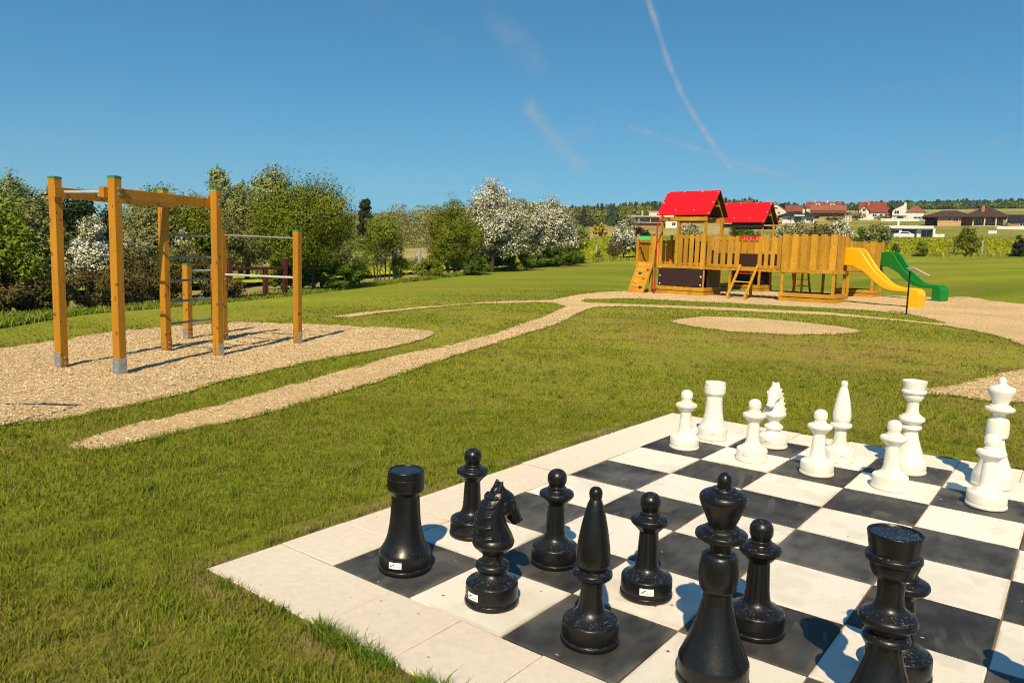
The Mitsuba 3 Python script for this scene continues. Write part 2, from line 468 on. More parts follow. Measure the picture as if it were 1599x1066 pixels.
LAWN = sg.Polygon([(-8.61, -0.162), (-11.024, 2.289, 0.018)[:2], (-13.484, 4.566, -0.135)[:2], (-15.108, 6.998, -0.229)[:2], (-17.939, 11.987, -0.247)[:2], (-20.252, 16.404, -0.232)[:2], (-22.935, 23.141, -0.077)[:2], (-31.713, 39.474, 0.033)[:2], (-33.981, 52.723, 0.589)[:2], (-35.758, 63.404, 0.98)[:2], (-32.223, 78.622, 1.603)[:2], (-21.887, 91.675, 2.216)[:2], (-3.298, 94.651, 2.752)[:2], (7.188, 94.729, 2.657)[:2], (40, 60), (40, -25), (-12, -25), (-14, -6)])
obj('lawn', sheet(LAWN, 1.2, .004, 1.0, far=.09), 'm_lawn', smooth=True, label='mown yellow-green park lawn with dry patches', kind='structure')
CROP = sg.Polygon([(-26.599, 15.137, -0.609)[:2], (-31.068, 26.08, -0.392)[:2], (-39.19, 43.571, 0.098)[:2], (-45.735, 67.706, 0.796)[:2], (-46.204, 82.778, 1.603)[:2], (-37.412, 90.541, 2.283)[:2], (-23.451, 97.468, 2.9)[:2], (-3.718, 100.636, 3.406)[:2], (12.235, 100.39, 3.757)[:2], (20.235, 188.728, 8.09)[:2], (-20.86, 188.085, 7.572)[:2], (-47.874, 189.74, 7.302)[:2], (-83.265, 196.005, 7.261)[:2], (-115.295, 194.697, 7.228)[:2], (-77.621, 94.94, 1.32)[:2], (-69.301, 64.35, -0.591)[:2], (-63.267, 43.138, -1.152)[:2], (-51.254, 19.195, -1.251)[:2], (-47.576, 11.227, -1.173)[:2], (-24.394, 5.016, -0.622)[:2], (-25.23, 8.863, -0.601)[:2]])
obj('crop_field', sheet(CROP, 3.0, .03, 2.0, far=.16), 'm_crop', smooth=True, label='field of yellow-green flowering crop beyond the park fence', kind='structure')

# gravel beds and paths
WORK = sg.Polygon([(-8.556, 1.189), (-8.794, 1.553), (-9.2, 2.376), (-9.879, 3.499), (-10.206, 4.466), (-10.251, 5.209), (-10.073, 6.017), (-9.374, 6.817), (-8.322, 7.353), (-7.412, 7.816), (-6.89, 7.86), (-6.576, 7.648), (-6.032, 6.75), (-5.552, 5.45), (-5.355, 4.559), (-5.163, 3.773), (-4.877, 3.01), (-4.617, 2.2), (-4.268, 1.714), (-4.074, 1.142), (-3.954, 0.713), (-3.881, 0.365), (-3.966, -0.039), (-4.4, -.45), (-6, -.6), (-8.6, .4)])
PATH = sg.Polygon([(-3.03, 0.08), (-3.149, 0.252), (-3.341, 0.649), (-3.428, 1.068), (-3.483, 1.272), (-3.746, 2.073), (-4.553, 4.146), (-4.919, 5.081), (-5.296, 6.574), (-5.911, 8.548), (-7.664, 12.565), (-9.295, 15.9), (-10.681, 17.222), (-11.343, 14.206), (-10.787, 11.237), (-9.98, 8.607), (-10.136, 8.074), (-10.689, 9.362), (-11.338, 12.214), (-11.831, 15.897), (-11.358, 18.2), (-12.739, 21.813), (-13.622, 25.425), (-13.488, 27.12), (-13.589, 29.817), (-12.807, 35.531), (-10.811, 37.547), (-7.887, 38.692), (-5.5, 38.176), (-2.922, 39.141), (-1.985, 40.034), (0.466, 36.484), (4.483, 32.737),
                   (3.625, 14.811), (1.744, 15.34), (1.621, 15.795), (1.131, 17.218), (0.448, 18.559), (-0.047, 19.174), (-1.102, 19.869), (-3.187, 20.226), (-6.016, 18.995), (-8.009, 18.063), (-8.74, 16.901), (-8.265, 15.367), (-7.439, 13.602), (-6.254, 11.015), (-4.976, 7.388), (-4.228, 5.317), (-3.49, 3.431), (-3.025, 1.981), (-2.915, 1.411), (-2.854, 0.917), (-2.859, 0.763), (-2.784, 0.502), (-2.682, 0.199), (-2.72, 0.091)])
STRIP = sg.Polygon([(-10.556, 18.78), (-10.975, 19.724), (-10.387, 21.903), (-8.485, 22.504), (-5.823, 23.345), (-3.32, 24.016), (-1.759, 23.587), (-0.913, 22.066), (-0.123, 20.071), (-0.313, 19.765), (-1.218, 20.524), (-3.541, 21.555), (-6.595, 20.39), (-9.146, 18.708), (-9.966, 18.115)])
PLAYBED = PATH.difference(STRIP)
OVAL = sg.Polygon([(-5.19, 14.203), (-5.293, 15.127), (-5.207, 16.167), (-4.415, 16.988), (-2.965, 16.938), (-1.841, 16.352), (-1.345, 15.829), (-1.167, 15.397), (-1.374, 14.481), (-2.125, 13.213), (-3.169, 12.871), (-4.099, 13.144), (-4.779, 13.685)])
SIDE = sg.Polygon([(1.238, 7.523), (1.392, 8.363), (1.632, 9.543), (1.892, 10.735), (1.998, 11.126), (3.269, 14.389), (3.318, 8.389), (2.207, 7.679), (1.831, 7.544), (1.535, 7.724)])


def ragged(poly, amp, seed, step=.12):
    out = []
    for g in getattr(poly, 'geoms', [poly]):
        rings = []
        for ring in [g.exterior, *g.interiors]:
            n = max(12, int(ring.length / step))
            c = np.array([ring.interpolate(t, normalized=True).coords[0] for t in np.arange(n) / n])
            t = np.roll(c, -1, 0) - np.roll(c, 1, 0)
            t /= np.linalg.norm(t, axis=1, keepdims=True) + 1e-9
            k = meshkit.fbm(np.c_[c * 2.3, c[:, 0] * 0 + seed], 3, seed) - .5
            rings.append(c + np.c_[-t[:, 1], t[:, 0]] * (k * 2 * amp)[:, None])
        q = sg.Polygon(rings[0], [x for x in rings[1:] if sg.Polygon(x).area > 1]).buffer(0)
        q = max(getattr(q, 'geoms', [q]), key=lambda x: x.area)
        q = sg.Polygon(q.exterior, [x for x in q.interiors if sg.Polygon(x).area > 1])
        out.append(q)
    return unary_union(out)


PLAYBED = PLAYBED.buffer(.3).buffer(-.3)
WORK, PLAYBED, OVAL, SIDE = ragged(WORK.buffer(.15).buffer(-.15), .06, 3), ragged(PLAYBED, .05, 5), ragged(OVAL.buffer(.4).buffer(-.4), .08, 8), ragged(SIDE, .10, 9)
for nm, pl, st, lb in (('gravel_bed', WORK, .09, 'tan gravel bed under the timber workout frame'), ('gravel_path', PLAYBED, .16, 'tan gravel path winding to the wide gravel bed of the playground'),
                       ('gravel_patch', OVAL, .2, 'oval tan gravel patch in the lawn before the playground'), ('gravel_verge', SIDE, .12, 'tan gravel patch behind the white chess pieces at the right')):
    obj(nm, sheet(pl, st, .022, .15, rough=True), 'm_gravel', smooth=True, label=lb, kind='structure')


def lip(poly, seed):
    vs, fs, k = [], [], 0
    for g in getattr(poly, 'geoms', [poly]):
        for ring in [g.exterior, *g.interiors]:
            n = max(12, int(ring.length / .07))
            c = np.array([ring.interpolate(t, normalized=True).coords[0] for t in np.arange(n) / n])
            t = np.roll(c, -1, 0) - np.roll(c, 1, 0)
            t /= np.linalg.norm(t, axis=1, keepdims=True) + 1e-9
            out = np.c_[t[:, 1], -t[:, 0]]
            if not sg.Polygon(ring).exterior.is_ccw:
                out = -out
            if ring is not g.exterior:
                out = -out
            z = ground(c[:, 0], c[:, 1])
            h = meshkit.fbm(np.c_[c * 5, z * 0], 3, seed)
            rows = [(0.0, 0.002), (.012 - .02 * (h - .5), .012 + .018 * h), (.06, .014 + .012 * h), (.20, .010), (.45, .001)]
            base = k
            for o, dz in rows:
                q = c + out * np.broadcast_to(o, (n,))[:, None]
                vs.append(np.c_[q, z + dz])
            j = np.arange(n)
            for r in range(len(rows) - 1):
                a, b = base + r * n + j, base + r * n + (j + 1) % n
                fs += [np.stack([a, b, b + n], 1), np.stack([a, b + n, a + n], 1)]
            k += len(rows) * n
    m = trimesh.Trimesh(np.vstack(vs), np.vstack(fs), process=False)
    return m


edge_mesh = cat_([lip(p, i) for i, p in enumerate((WORK, PLAYBED, OVAL, SIDE))])
ec = edge_mesh.triangles_center
edge_mesh.update_faces(~shapely.contains_xy(unary_union([WORK, PLAYBED, OVAL, SIDE]).buffer(-.05), ec[:, 0], ec[:, 1]))
obj('lawn_edge', edge_mesh, 'm_lawn', smooth=True, label='raised turf edge round the gravel beds', kind='structure')

# ------------------------------------------------------------------ chess board of paving tiles
BX0, BY0, BX1, BY1 = -.4, -.4, 4.4, 4.4
board = 'chess_board'
obj(board, box((2, 2, -.030), (4.79, 4.79, .048)), 'm_soil', label='giant chess board of black and white paving tiles with a sandstone border', kind='structure')
trng = np.random.default_rng(11)


def tile(cx, cy, s, name, mat):
    g = .0028
    dz, a, b = trng.normal(0, .0018), trng.normal(0, .0035), trng.normal(0, .0035)
    h = s / 2 - g - abs(trng.normal(0, .0006))
    c = .0035
    o = np.array([[-h, -h], [h, -h], [h, h], [-h, h]])
    i = o * (h - c) / h
    v = np.vstack([np.c_[o, np.full(4, -.03)], np.c_[o, np.full(4, -c * .8)], np.c_[i, np.zeros(4)]])
    v[:, 2] += v[:, 0] * a + v[:, 1] * b + dz
    th = trng.normal(0, .0030)
    v[:, :2] = v[:, :2] @ np.array([[math.cos(th), math.sin(th)], [-math.sin(th), math.cos(th)]])
    v += [cx + trng.normal(0, .0014), cy + trng.normal(0, .0014), 0]
    f = []
    for k in (0, 4):
        for q in range(4):
            r = (q + 1) % 4
            f += [[k + q, k + r, k + r + 4], [k + q, k + r + 4, k + q + 4]]
    f += [[8, 9, 10], [8, 10, 11]]
    obj(name, trimesh.Trimesh(v, f, process=False), mat, board)


for i in range(8):
    for j in range(8):
        d = (i + j) % 2 == 0
        tile(.25 + .5 * i, .25 + .5 * j, .5, 'dark_tile' if d else 'white_tile', 'm_dark_tile' if d else 'm_white_tile')
for i in range(12):
    for j in range(12):
        if i in (0, 11) or j in (0, 11):
            tile(-.2 + .4 * i, -.2 + .4 * j, .4, 'border_tile', 'm_border')

# ------------------------------------------------------------------ chess pieces
R0 = (0, 0)
P_PAWN = curve([(0, 0), (.108, 0), (.108, 0), (.1135, .005), (.1145, .012), (.1135, .019), (.108, .0235), (.108, .0235), (.1095, .027), (.1105, .05), (.110, .082), (.110, .082), (.1065, .0905), (.090, .0985), (.068, .112), (.054, .130), (.0485, .155), (.044, .22), (.0405, .288), (.0405, .288), (.047, .293), (.062, .310), (.077, .324), (.0825, .335), (.0805, .346), (.066, .3545), (.046, .3595), (.046, .3595), (.044, .364), (.044, .371), (.044, .371), (.036, .375), (.0355, .378), (.0355, .378), (.041, .390), (.0455, .406), (.0450, .424), (.037, .443), (.022, .4545), (.008, .4585), (0, .459)])
P_ROOK = curve([(0, 0), (.115, 0), (.115, 0), (.121, .006), (.122, .013), (.1205, .021), (.115, .0255), (.115, .0255), (.1175, .03), (.119, .05), (.1185, .086), (.1185, .086), (.115, .094), (.103, .112), (.089, .142), (.078, .185), (.0705, .235), (.066, .30), (.064, .352), (.064, .352), (.0665, .357), (.078, .371), (.0835, .379), (.0852, .392), (.0852, .425), (.0842, .4335), (.0842, .4335), (.0815, .4355), (.0815, .439), (.0815, .439), (.0838, .441), (.0838, .441), (.0825, .462), (.0825, .462), (.079, .4695), (.0735, .470), (.0735, .470), (.0715, .4655), (.0715, .4655), (0, .4660)])
P_BISHOP = curve([(0, 0), (.106, 0), (.106, 0), (.112, .005), (.113, .012), (.1115, .020), (.106, .0245), (.106, .0245), (.1080, .028), (.1090, .05), (.1085, .080), (.1085, .080), (.105, .088), (.088, .097), (.066, .112), (.052, .132), (.0455, .160), (.042, .20), (.0405, .240), (.0405, .240), (.050, .245), (.068, .254), (.0765, .265), (.0755, .276), (.064, .2845), (.052, .287), (.052, .287), (.052, .290), (.058, .298), (.0635, .314), (.0650, .334), (.0620, .375), (.054, .430), (.042, .490), (.029, .540), (.0215, .558), (.0215, .558), (.0235, .566), (.0255, .580), (.0225, .594), (.012, .6035), (0, .605)])
P_KING = curve([(0, 0), (.122, 0), (.122, 0), (.130, .006), (.1315, .014), (.130, .022), (.124, .027), (.124, .027), (.1265, .032), (.1275, .05), (.1265, .082), (.1265, .082), (.1215, .094), (.108, .124), (.091, .165), (.075, .21), (.060, .265), (.0505, .305), (.047, .331), (.047, .331), (.053, .3335), (.061, .337), (.0665, .356), (.0690, .385), (.0685, .415), (.0635, .450), (.055, .4635), (.044, .4670), (.044, .4670), (.0375, .474), (.0375, .497), (.0375, .497), (.050, .503), (.076, .513), (.0895, .525), (.0885, .536), (.075, .5435), (.0665, .545), (.0665, .545), (.0640, .552), (.056, .557), (.047, .5585), (.047, .5585), (.0465, .563), (.055, .585), (.068, .615), (.0785, .640), (.0825, .655), (.0795, .668), (.065, .6795), (.044, .6855), (.044, .6855), (.041, .692), (.030, .6945), (.0245, .6955), (.0245, .6955), (.0250, .708), (.0255, .718), (.0215, .733), (.011, .7445), (0, .747)])
P_QUEEN = curve([(0, 0), (.120, 0), (.120, 0), (.128, .006), (.129, .014), (.1275, .022), (.122, .027), (.122, .027), (.1245, .032), (.1255, .05), (.1245, .080), (.1245, .080), (.1195, .092), (.104, .124), (.085, .170), (.068, .220), (.054, .270), (.0475, .310), (.0475, .310), (.060, .313), (.069, .320), (.0705, .328), (.067, .337), (.058, .3435), (.050, .3455), (.050, .3455), (.050, .352), (.062, .358), (.078, .369), (.0868, .383), (.0840, .397), (.067, .410), (.049, .424), (.042, .440), (.0395, .475), (.0395, .512), (.0395, .512), (.047, .517), (.060, .530), (.0665, .548), (.0675, .566), (.0675, .566), (.078, .571), (.0835, .580), (.0815, .590), (.0715, .596), (.0705, .597), (.0705, .597), (.0745, .62), (.081, .656), (.081, .656), (.0795, .660), (.074, .661), (.074, .661), (.071, .655), (.071, .655), (0, .654)])
P_KNIGHT = curve([(0, 0), (.108, 0), (.108, 0), (.114, .006), (.115, .013), (.1135, .021), (.108, .0255), (.108, .0255), (.110, .03), (.1105, .05), (.110, .086), (.110, .086), (.1065, .095), (.082, .106), (.058, .122), (.048, .139), (.048, .139), (.060, .144), (.070, .153), (.0725, .163), (.068, .174), (.054, .183), (.046, .187), (.046, .187), (.0425, .200), (.0420, .214), (.0420, .214), (.052, .222), (.072, .240), (.0855, .256), (.0890, .268), (.0850, .282), (.07, .297), (0, .30)])
PIECES = {'pawn': lathe(P_PAWN), 'rook': lathe(P_ROOK), 'bishop': lathe(P_BISHOP), 'king': lathe([(a * (.955 if b < .30 else .985), b) for a, b in P_KING]), 'queen': lathe([(a * (.955 if b < .30 else .985), b) for a, b in P_QUEEN])}


def hull(parts):
    ms = []
    for p in parts:
        c, r = p[:3], p[3:]
        s = m3.Manifold.sphere(1.0, 24)
        ms.append(s.scale(tuple(r) if len(r) == 3 else (r[0],) * 3).translate(tuple(c)))
    return m3.Manifold.batch_hull(ms)


def knight_head():
    """The horse's neck and head, looking along +x."""
    neck = [(.000, 0, .285, .084, .081, .04), (-.012, 0, .335, .068, .067, .04), (-.016, 0, .385, .055, .056, .04), (-.002, 0, .430, .049, .049, .038), (.022, 0, .458, .044, .045, .036)]
    M = m3.Manifold()
    for a, b in zip(neck[:-1], neck[1:]):
        M += hull([a, b])
    M += hull([(.024, 0, .458, .046, .046, .036), (.050, 0, .438, .044, .048, .038)])
    M += hull([(.050, 0, .438, .044, .047, .038), (.094, 0, .374, .026, .033, .027)])
    M += hull([(.094, 0, .374, .026, .033, .027), (.108, 0, .348, .020, .028, .018)])
    M += hull([(.082, 0, .362, .018, .024, .016), (.096, 0, .336, .014, .022, .011)])
    for s in (-1, 1):
        M += hull([(.040, .030 * s, .420, .034, .025, .036), (.058, .028 * s, .408, .022, .020, .024)])          # cheek
        M += hull([(.012, .020 * s, .482, .015, .013, .014), (.022, .020 * s, .518, .0065, .007, .007)])          # ear
        M += hull([(.062, .044 * s, .446, .0095, .008, .007), (.076, .040 * s, .434, .007, .006, .006)])          # brow
        M += hull([(.114, .026 * s, .355, .008, .006, .006), (.118, .023 * s, .349, .006, .006, .006)])          # nostril
    M += hull([(.004, 0, .482, .022, .020, .018), (.022, 0, .512, .009, .020, .007), (.040, 0, .474, .016, .018, .014)])   # forelock between the ears
    # ridges of the mane
    for z, cx, ra, rb in ((.302, -.003, .085, .079), (.345, -.012, .069, .066), (.387, -.015, .057, .056), (.426, -.004, .052, .050), (.461, .013, .048, .045)):
        tilt = .22 + (z - .3) * 1.6
        pts = []
        for t in np.linspace(math.radians(118), math.radians(242), 11):
            u, v = ra * math.cos(t), rb * math.sin(t)
            pts.append((cx + u, v, z + .02 - u * tilt * -.55 - .012))
        for a, b in zip(pts[:-1], pts[1:]):
            M += hull([(*a, .0080, .0080, .0080), (*b, .0080, .0080, .0080)])
    M = M.refine_to_length(.006)
    mm = M.to_mesh()
    m = trimesh.Trimesh(mm.vert_properties[:, :3], mm.tri_verts)
    m.merge_vertices()
    trimesh.smoothing.filter_taubin(m, iterations=6)
    return m


KN = cat_([lathe(P_KNIGHT), knight_head()])
PIECES['knight'] = KN
PLY = {(k, c): mikit.ply(m, f'm_{c}_piece', smooth=38) for k, m in PIECES.items() for c in ('black', 'white')}


def sticker_meshes(r, z0, h, w):
    """A label wrapped round a drum of radius r, facing +x: its paper, its mark and its lettering."""
    def wrap(m, off):
        v = np.array(m.vertices)
        a = v[:, 0] / r
        rr = r + off + v[:, 2]
        return trimesh.Trimesh(np.c_[rr * np.cos(a), rr * np.sin(a), v[:, 1] + z0], m.faces, process=False)
    n = 10
    xs = np.linspace(-w / 2, w / 2, n)
    v = np.vstack([np.c_[xs, np.full(n, -h / 2), np.zeros(n)], np.c_[xs, np.full(n, h / 2), np.zeros(n)]])
    f = [q for i in range(n - 1) for q in ([i, i + 1, n + i + 1], [i, n + i + 1, n + i])]
    paper = wrap(trimesh.Trimesh(v, f, process=False), .0012)
    def mark(dx, dy, s):
        p = sg.Polygon([(-.5, .1), (-.15, .15), (-.1, -.05), (.5, .42), (.55, .22), (.1, -.32), (-.45, -.3)])
        m = trimesh.creation.extrude_polygon(p, .0002, engine='earcut')
        m.apply_scale([s, s, 1])
        m.apply_translation([dx, dy, 0])
        return m
    mk = wrap(cat_([mark(-w * .30, -.002, w * .22), mark(-w * .12, .0055, w * .18)]), .0015)
    tx = meshkit.text_mesh('LA PLAST', h * .20, .0002)
    s = (w * .60) / max(1e-6, tx.bounds[1][0])
    tx.apply_scale([s, min(s * 1.2, 1.3), 1])
    tx.apply_translation([-w * .16, -h * .27, 0])
    return paper, mk, wrap(tx, .0015)


# x, y, what, colour, turn of the piece, turn of its label (degrees from the facing direction; None = no label seen), label text
HEADS = [
    (.27, .20, 'rook', 'black', 0, -66, 'black rook chess piece nearest the left corner of the board'),
    (.79, .20, 'knight', 'black', 66, -97, 'black knight chess piece, a horse head turned away with ridged mane'),
    (1.275, .20, 'bishop', 'black', 0, None, 'black bishop chess piece with long pointed cone and small ball top'),
    (1.748, .248, 'king', 'black', 0, None, 'tall black king chess piece with ball finial at the front edge'),
    (2.272, .290, 'queen', 'black', 0, None, 'black queen chess piece with flat wide cup top at bottom right'),
    (2.76, .24, 'bishop', 'black', 0, None, 'second black bishop chess piece just outside the right edge'),
    (.222, .728, 'pawn', 'black', 0, None, 'black pawn chess piece behind the rook, leftmost of the pawns'),
    (.755, .718, 'pawn', 'black', 0, None, 'black pawn chess piece between the horse head and the bishop'),
    (1.252, .703, 'pawn', 'black', 0, -62, 'black pawn chess piece with white label, right of the bishop'),
    (1.735, .702, 'pawn', 'black', 0, None, 'black pawn chess piece just behind the tall king'),
    (2.245, .725, 'pawn', 'black', 0, None, 'black pawn chess piece hidden behind the flat topped queen'),
    (2.74, .72, 'pawn', 'black', 0, None, 'black pawn chess piece just outside the right edge'),
    (.305, 3.68, 'rook', 'white', 0, -62, 'white rook chess piece at the far left corner of the board'),
    (.775, 3.76, 'knight', 'white', -90, -93, 'white knight chess piece, a horse head looking towards the black pieces'),
    (1.29, 3.70, 'bishop', 'white', 0, -58, 'white bishop chess piece with smooth pointed cone'),
    (1.75, 3.72, 'queen', 'white', 0, None, 'white queen chess piece with flat hollow cup top'),
    (2.262, 3.755, 'king', 'white', 0, None, 'white king chess piece with ball finial at the far right'),
    (.270, 3.215, 'pawn', 'white', 0, None, 'white pawn chess piece before the white rook, leftmost white pawn'),
    (.795, 3.240, 'pawn', 'white', 0, -95, 'white pawn chess piece before the white knight'),
    (1.270, 3.205, 'pawn', 'white', 0, None, 'white pawn chess piece before the white bishop, third from left'),
    (1.737, 3.200, 'pawn', 'white', 0, None, 'white pawn chess piece before the cup topped white queen'),
    (2.280, 3.215, 'pawn', 'white', 0, None, 'white pawn chess piece nearest the right edge, before the white king'),
]
DRUM = {'rook': .1185, 'knight': .1105, 'pawn': .1105, 'bishop': .109, 'king': .121, 'queen': .119}
for x, y, what, c, turn, lab, text in HEADS:
    k = numbered(f'chess_{what}')
    M = T().translate([x, y, .0015]).rotate([0, 0, 1], turn + (0 if what == 'knight' else RNG.uniform(0, 360)))
    scene[k] = {**PLY[what, c], 'to_world': M}
    tag(k, text, 'chess piece', f'{c} chess pieces')
    if lab is not None:
        pa, mk, tx = sticker_meshes(DRUM[what], .057, .030, .060)
        L = T().translate([x, y, .0015]).rotate([0, 0, 1], lab)
        if c == 'black':
            obj('label', pa, 'm_sticker', k, smooth=True, to=L)
            obj('printed_mark', mk, 'm_teal_print', k + '__label', to=L)
            obj('lettering', tx, 'm_grey_print', k + '__label', to=L)
        else:
            obj('label', cat_([mk]), 'm_grey_print', k, to=L)
            obj('lettering', tx, 'm_grey_print', k + '__label', to=L)

# ------------------------------------------------------------------ timber workout frame
WF = thing('workout_frame', 'timber workout frame of square posts with steel bars on gravel', 'climbing frame')
TH = math.atan2(.29, .955)
PW = .100


def wpost(x, y, h, plates=(), bolts=()):
    k = obj('post', post(x, y, G0 - .02, h - .012, PW, rz=TH), 'm_post_wood', WF)
    cp = cat_([post(x, y, h - .014, h + .004, PW + .006, rz=TH, ch=.004), post(x, y, h + .003, h + .010, PW - .012, rz=TH, ch=.01)])
    obj('cap', cp, 'm_cap_green', k)
    ca, sa = math.cos(TH), math.sin(TH)
    for a in plates:
        ux, uy = math.cos(TH + a), math.sin(TH + a)
        o = PW / 2 + .003
        pl = box((0, 0, 0), (.006, PW - .006, .185))
        for zz in (-.045, .045):
            pl = cat_([pl, trimesh.creation.cylinder(.011, .010, sections=10, transform=trimesh.transformations.rotation_matrix(math.pi / 2, [0, 1, 0], [0, 0, 0]) @ trimesh.transformations.translation_matrix([-zz, 0, .006]))])
        pl.apply_transform(trimesh.transformations.rotation_matrix(TH + a, [0, 0, 1]))
        pl.apply_translation((x + ux * o, y + uy * o, .085))
        obj('foot_plate', pl, 'm_zinc', k)
    for a, z in bolts:
        ux, uy = math.cos(TH + a), math.sin(TH + a)
        b = trimesh.creation.cylinder(.013, .012, sections=10)
        b.apply_transform(trimesh.transformations.rotation_matrix(math.pi / 2, [0, 1, 0]))
        b.apply_transform(trimesh.transformations.rotation_matrix(TH + a, [0, 0, 1]))
        b.apply_translation((x + ux * (PW / 2 + .004), y + uy * (PW / 2 + .004), z))
        obj('bolt', b, 'm_zinc', k)
    return k


H90 = math.pi / 2
p1, p2, p3, p4, p5, p6, p7, p8 = (-6.70, 1.49), (-5.84, 1.75), (-6.38, 3.27), (-7.30, 3.05), (-8.33, 3.94), (-6.93, 4.93), (-7.85, 4.24), (-8.62, 4.58)
# faces: 0 = along the frame's x axis, -90 degrees = towards the board
wpost(*p1, 2.165, plates=(-H90,), bolts=((0, .05), (0, .12), (0, 1.98), (0, 2.04)))
wpost(*p2, 2.165, plates=(-H90, 0), bolts=((0, 1.98), (0, 2.04)))
wpost(*p3, 2.185, plates=(0,), bolts=((-H90, .05), (-H90, .12), (0, 1.98), (0, 2.04)))
wpost(*p4, 2.185, plates=(H90,), bolts=((-H90, .05), (-H90, .12), (0, .05), (0, .12), (-H90, 1.58)))
wpost(*p5, 1.160, plates=(-H90,), bolts=((0, .05), (0, .12)))
wpost(*p6, 1.720, plates=(0,), bolts=((-H90, .05), (-H90, .12)))
wpost(*p7, 1.720, plates=(H90,), bolts=((0, .05), (0, .12), (0, .5), (0, .95), (-H90, .05), (-H90, .12)))
wpost(*p8, 1.160, plates=(H90,), bolts=((0, .12),))
dx, dy = np.array([math.cos(TH), math.sin(TH)]), np.array([-math.sin(TH), math.cos(TH)])
for a, b, s in ((p2, p3, -1), (p1, p4, 1)):
    a, b = np.array(a), np.array(b)
    u = (b - a) / np.linalg.norm(b - a)
    off = dx * s * (PW / 2 + .034)
    q0, q1 = a + off - u * .10, b + off + u * .10
    obj('beam', beam((*q0, 1.995), (*q1, 1.995), .065, .115), 'm_post_wood', WF)
m12 = [np.array(p2) * (1 - t) + np.array(p3) * t for t in (.02, .30, .55, .85)]
m14 = [np.array(p1) * (1 - t) + np.array(p4) * t for t in (.02, .30, .55, .85)]
for q, r in zip(m12, m14):
    q, r = q - dx * .07, r + dx * .07
    z = 2.005
    obj('bar', tube([(*r, z), (*q, z)], .0165, 10), 'm_light_steel', WF, smooth=30)
    ends = cat_([tube([(*(r + (q - r) * .02), z), (*(r + (q - r) * .06), z)], .026, 10), tube([(*(q + (r - q) * .02), z), (*(q + (r - q) * .06), z)], .026, 10)])
    obj('bar_collar', ends, 'm_zinc', WF + '__' + [k for k in scene if k.startswith(WF + '__bar')][-1].split('__')[-1], smooth=30)
for z in (.364, .668, .955, 1.275, 1.58):
    obj('rung', tube([(*p4, z), (*p7, z)], .016, 10), 'm_dull_steel', WF, smooth=30)
for a, b, za, zb in ((p7, p6, 1.615, 1.600), (p7, p6, 1.02, 1.005), (p5, p8, 1.055, 1.055)):
    obj('bar', tube([(*a, za), (*b, zb)], .0185 if za < 1.3 else .013, 10), 'm_light_steel' if za < 1.3 else 'm_dull_steel', WF, smooth=30)
# a low steel bar further left, of which only the shadow is seen
LB = thing('low_bar', 'low steel exercise bar on thin posts left of the workout frame', 'exercise bar')
la, lb = (-3.765, -.36), (-4.70, -1.18)
obj('bar', tube([(*la, 1.15), (*lb, 1.15)], .022, 10), 'm_zinc', LB, smooth=30)
for q in (la, lb):
    obj('post', tube([(*q, G0), (*q, 1.16)], .014, 10), 'm_zinc', LB, smooth=30)

# ------------------------------------------------------------------ playground
PS = thing('play_structure', 'large wooden playground with two red roofed towers, bridges and two slides', 'playground')
DK = 1.25
prng = np.random.default_rng(5)


def board_wall(p, q, z0, z1, parent, w=.19, gap=.065, th=.026, rail_z=None, side=1, filler=None, name='picket'):
    p, q = np.array(p, float), np.array(q, float)
    L = np.linalg.norm(q - p)
    u = (q - p) / L
    nrm = np.array([u[1], -u[0]]) * side
    n = max(1, int(round((L + gap) / (w + gap))))
    w2 = (L - (n - 1) * gap) / n
    for i in range(n):
        c = p + u * (i * (w2 + gap) + w2 / 2) + nrm * prng.uniform(0, .004)
        dz = prng.uniform(-.008, .008)
        obj(name, beam((*c, z0 + dz), (*c, z1 + dz), w2, th, up=(*nrm, 0), ch=.004), BOARDS[prng.integers(5)], parent)
        if filler and i < n - 1:
            c2 = p + u * (i * (w2 + gap) + w2 + gap / 2) - nrm * (th + .006)
            obj(name, beam((*c2, z0 + dz), (*c2, z1 + filler + dz), w2 * .6, th, up=(*nrm, 0), ch=.004), 'm_play_wood_dark', parent)
    for z in rail_z or (z0 + .09, z1 - .11):
        a, b = p - nrm * (th / 2 + .024 + (.03 if filler else 0)), q - nrm * (th / 2 + .024 + (.03 if filler else 0))
        obj('rail', beam((*a, z), (*b, z), .045, .075), 'm_play_wood', parent)


def tower(x0, x1, y0, y1, zt, cap, label, posts=None):
    k = obj('tower', cat_([box(((x0 + x1) / 2, y0 + (y1 - y0) * (i + .5) / 12, DK - .02), (x1 - x0 - .10, (y1 - y0) / 12 - .008, .036)) for i in range(12)] +
                          [beam((x0 - .05, yy, DK - .10), (x1 + .05, yy, DK - .10), .04, .125) for yy in (y0 - .072, y1 + .072)] +
                          [beam((xx, y0 - .05, DK - .10), (xx, y1 + .05, DK - .10), .04, .125) for xx in (x0 - .072, x1 + .072)]), 'm_play_wood', PS, label=label)
    for x, y in posts or ((x0, y0), (x1, y0), (x0, y1), (x1, y1)):
        obj('post', post(x, y, G0, zt, .10), 'm_play_wood', k)
        if cap:
            obj('post_cap', post(x, y, zt, zt + .035, .115, ch=.012), 'm_red_paint', k)
    return k


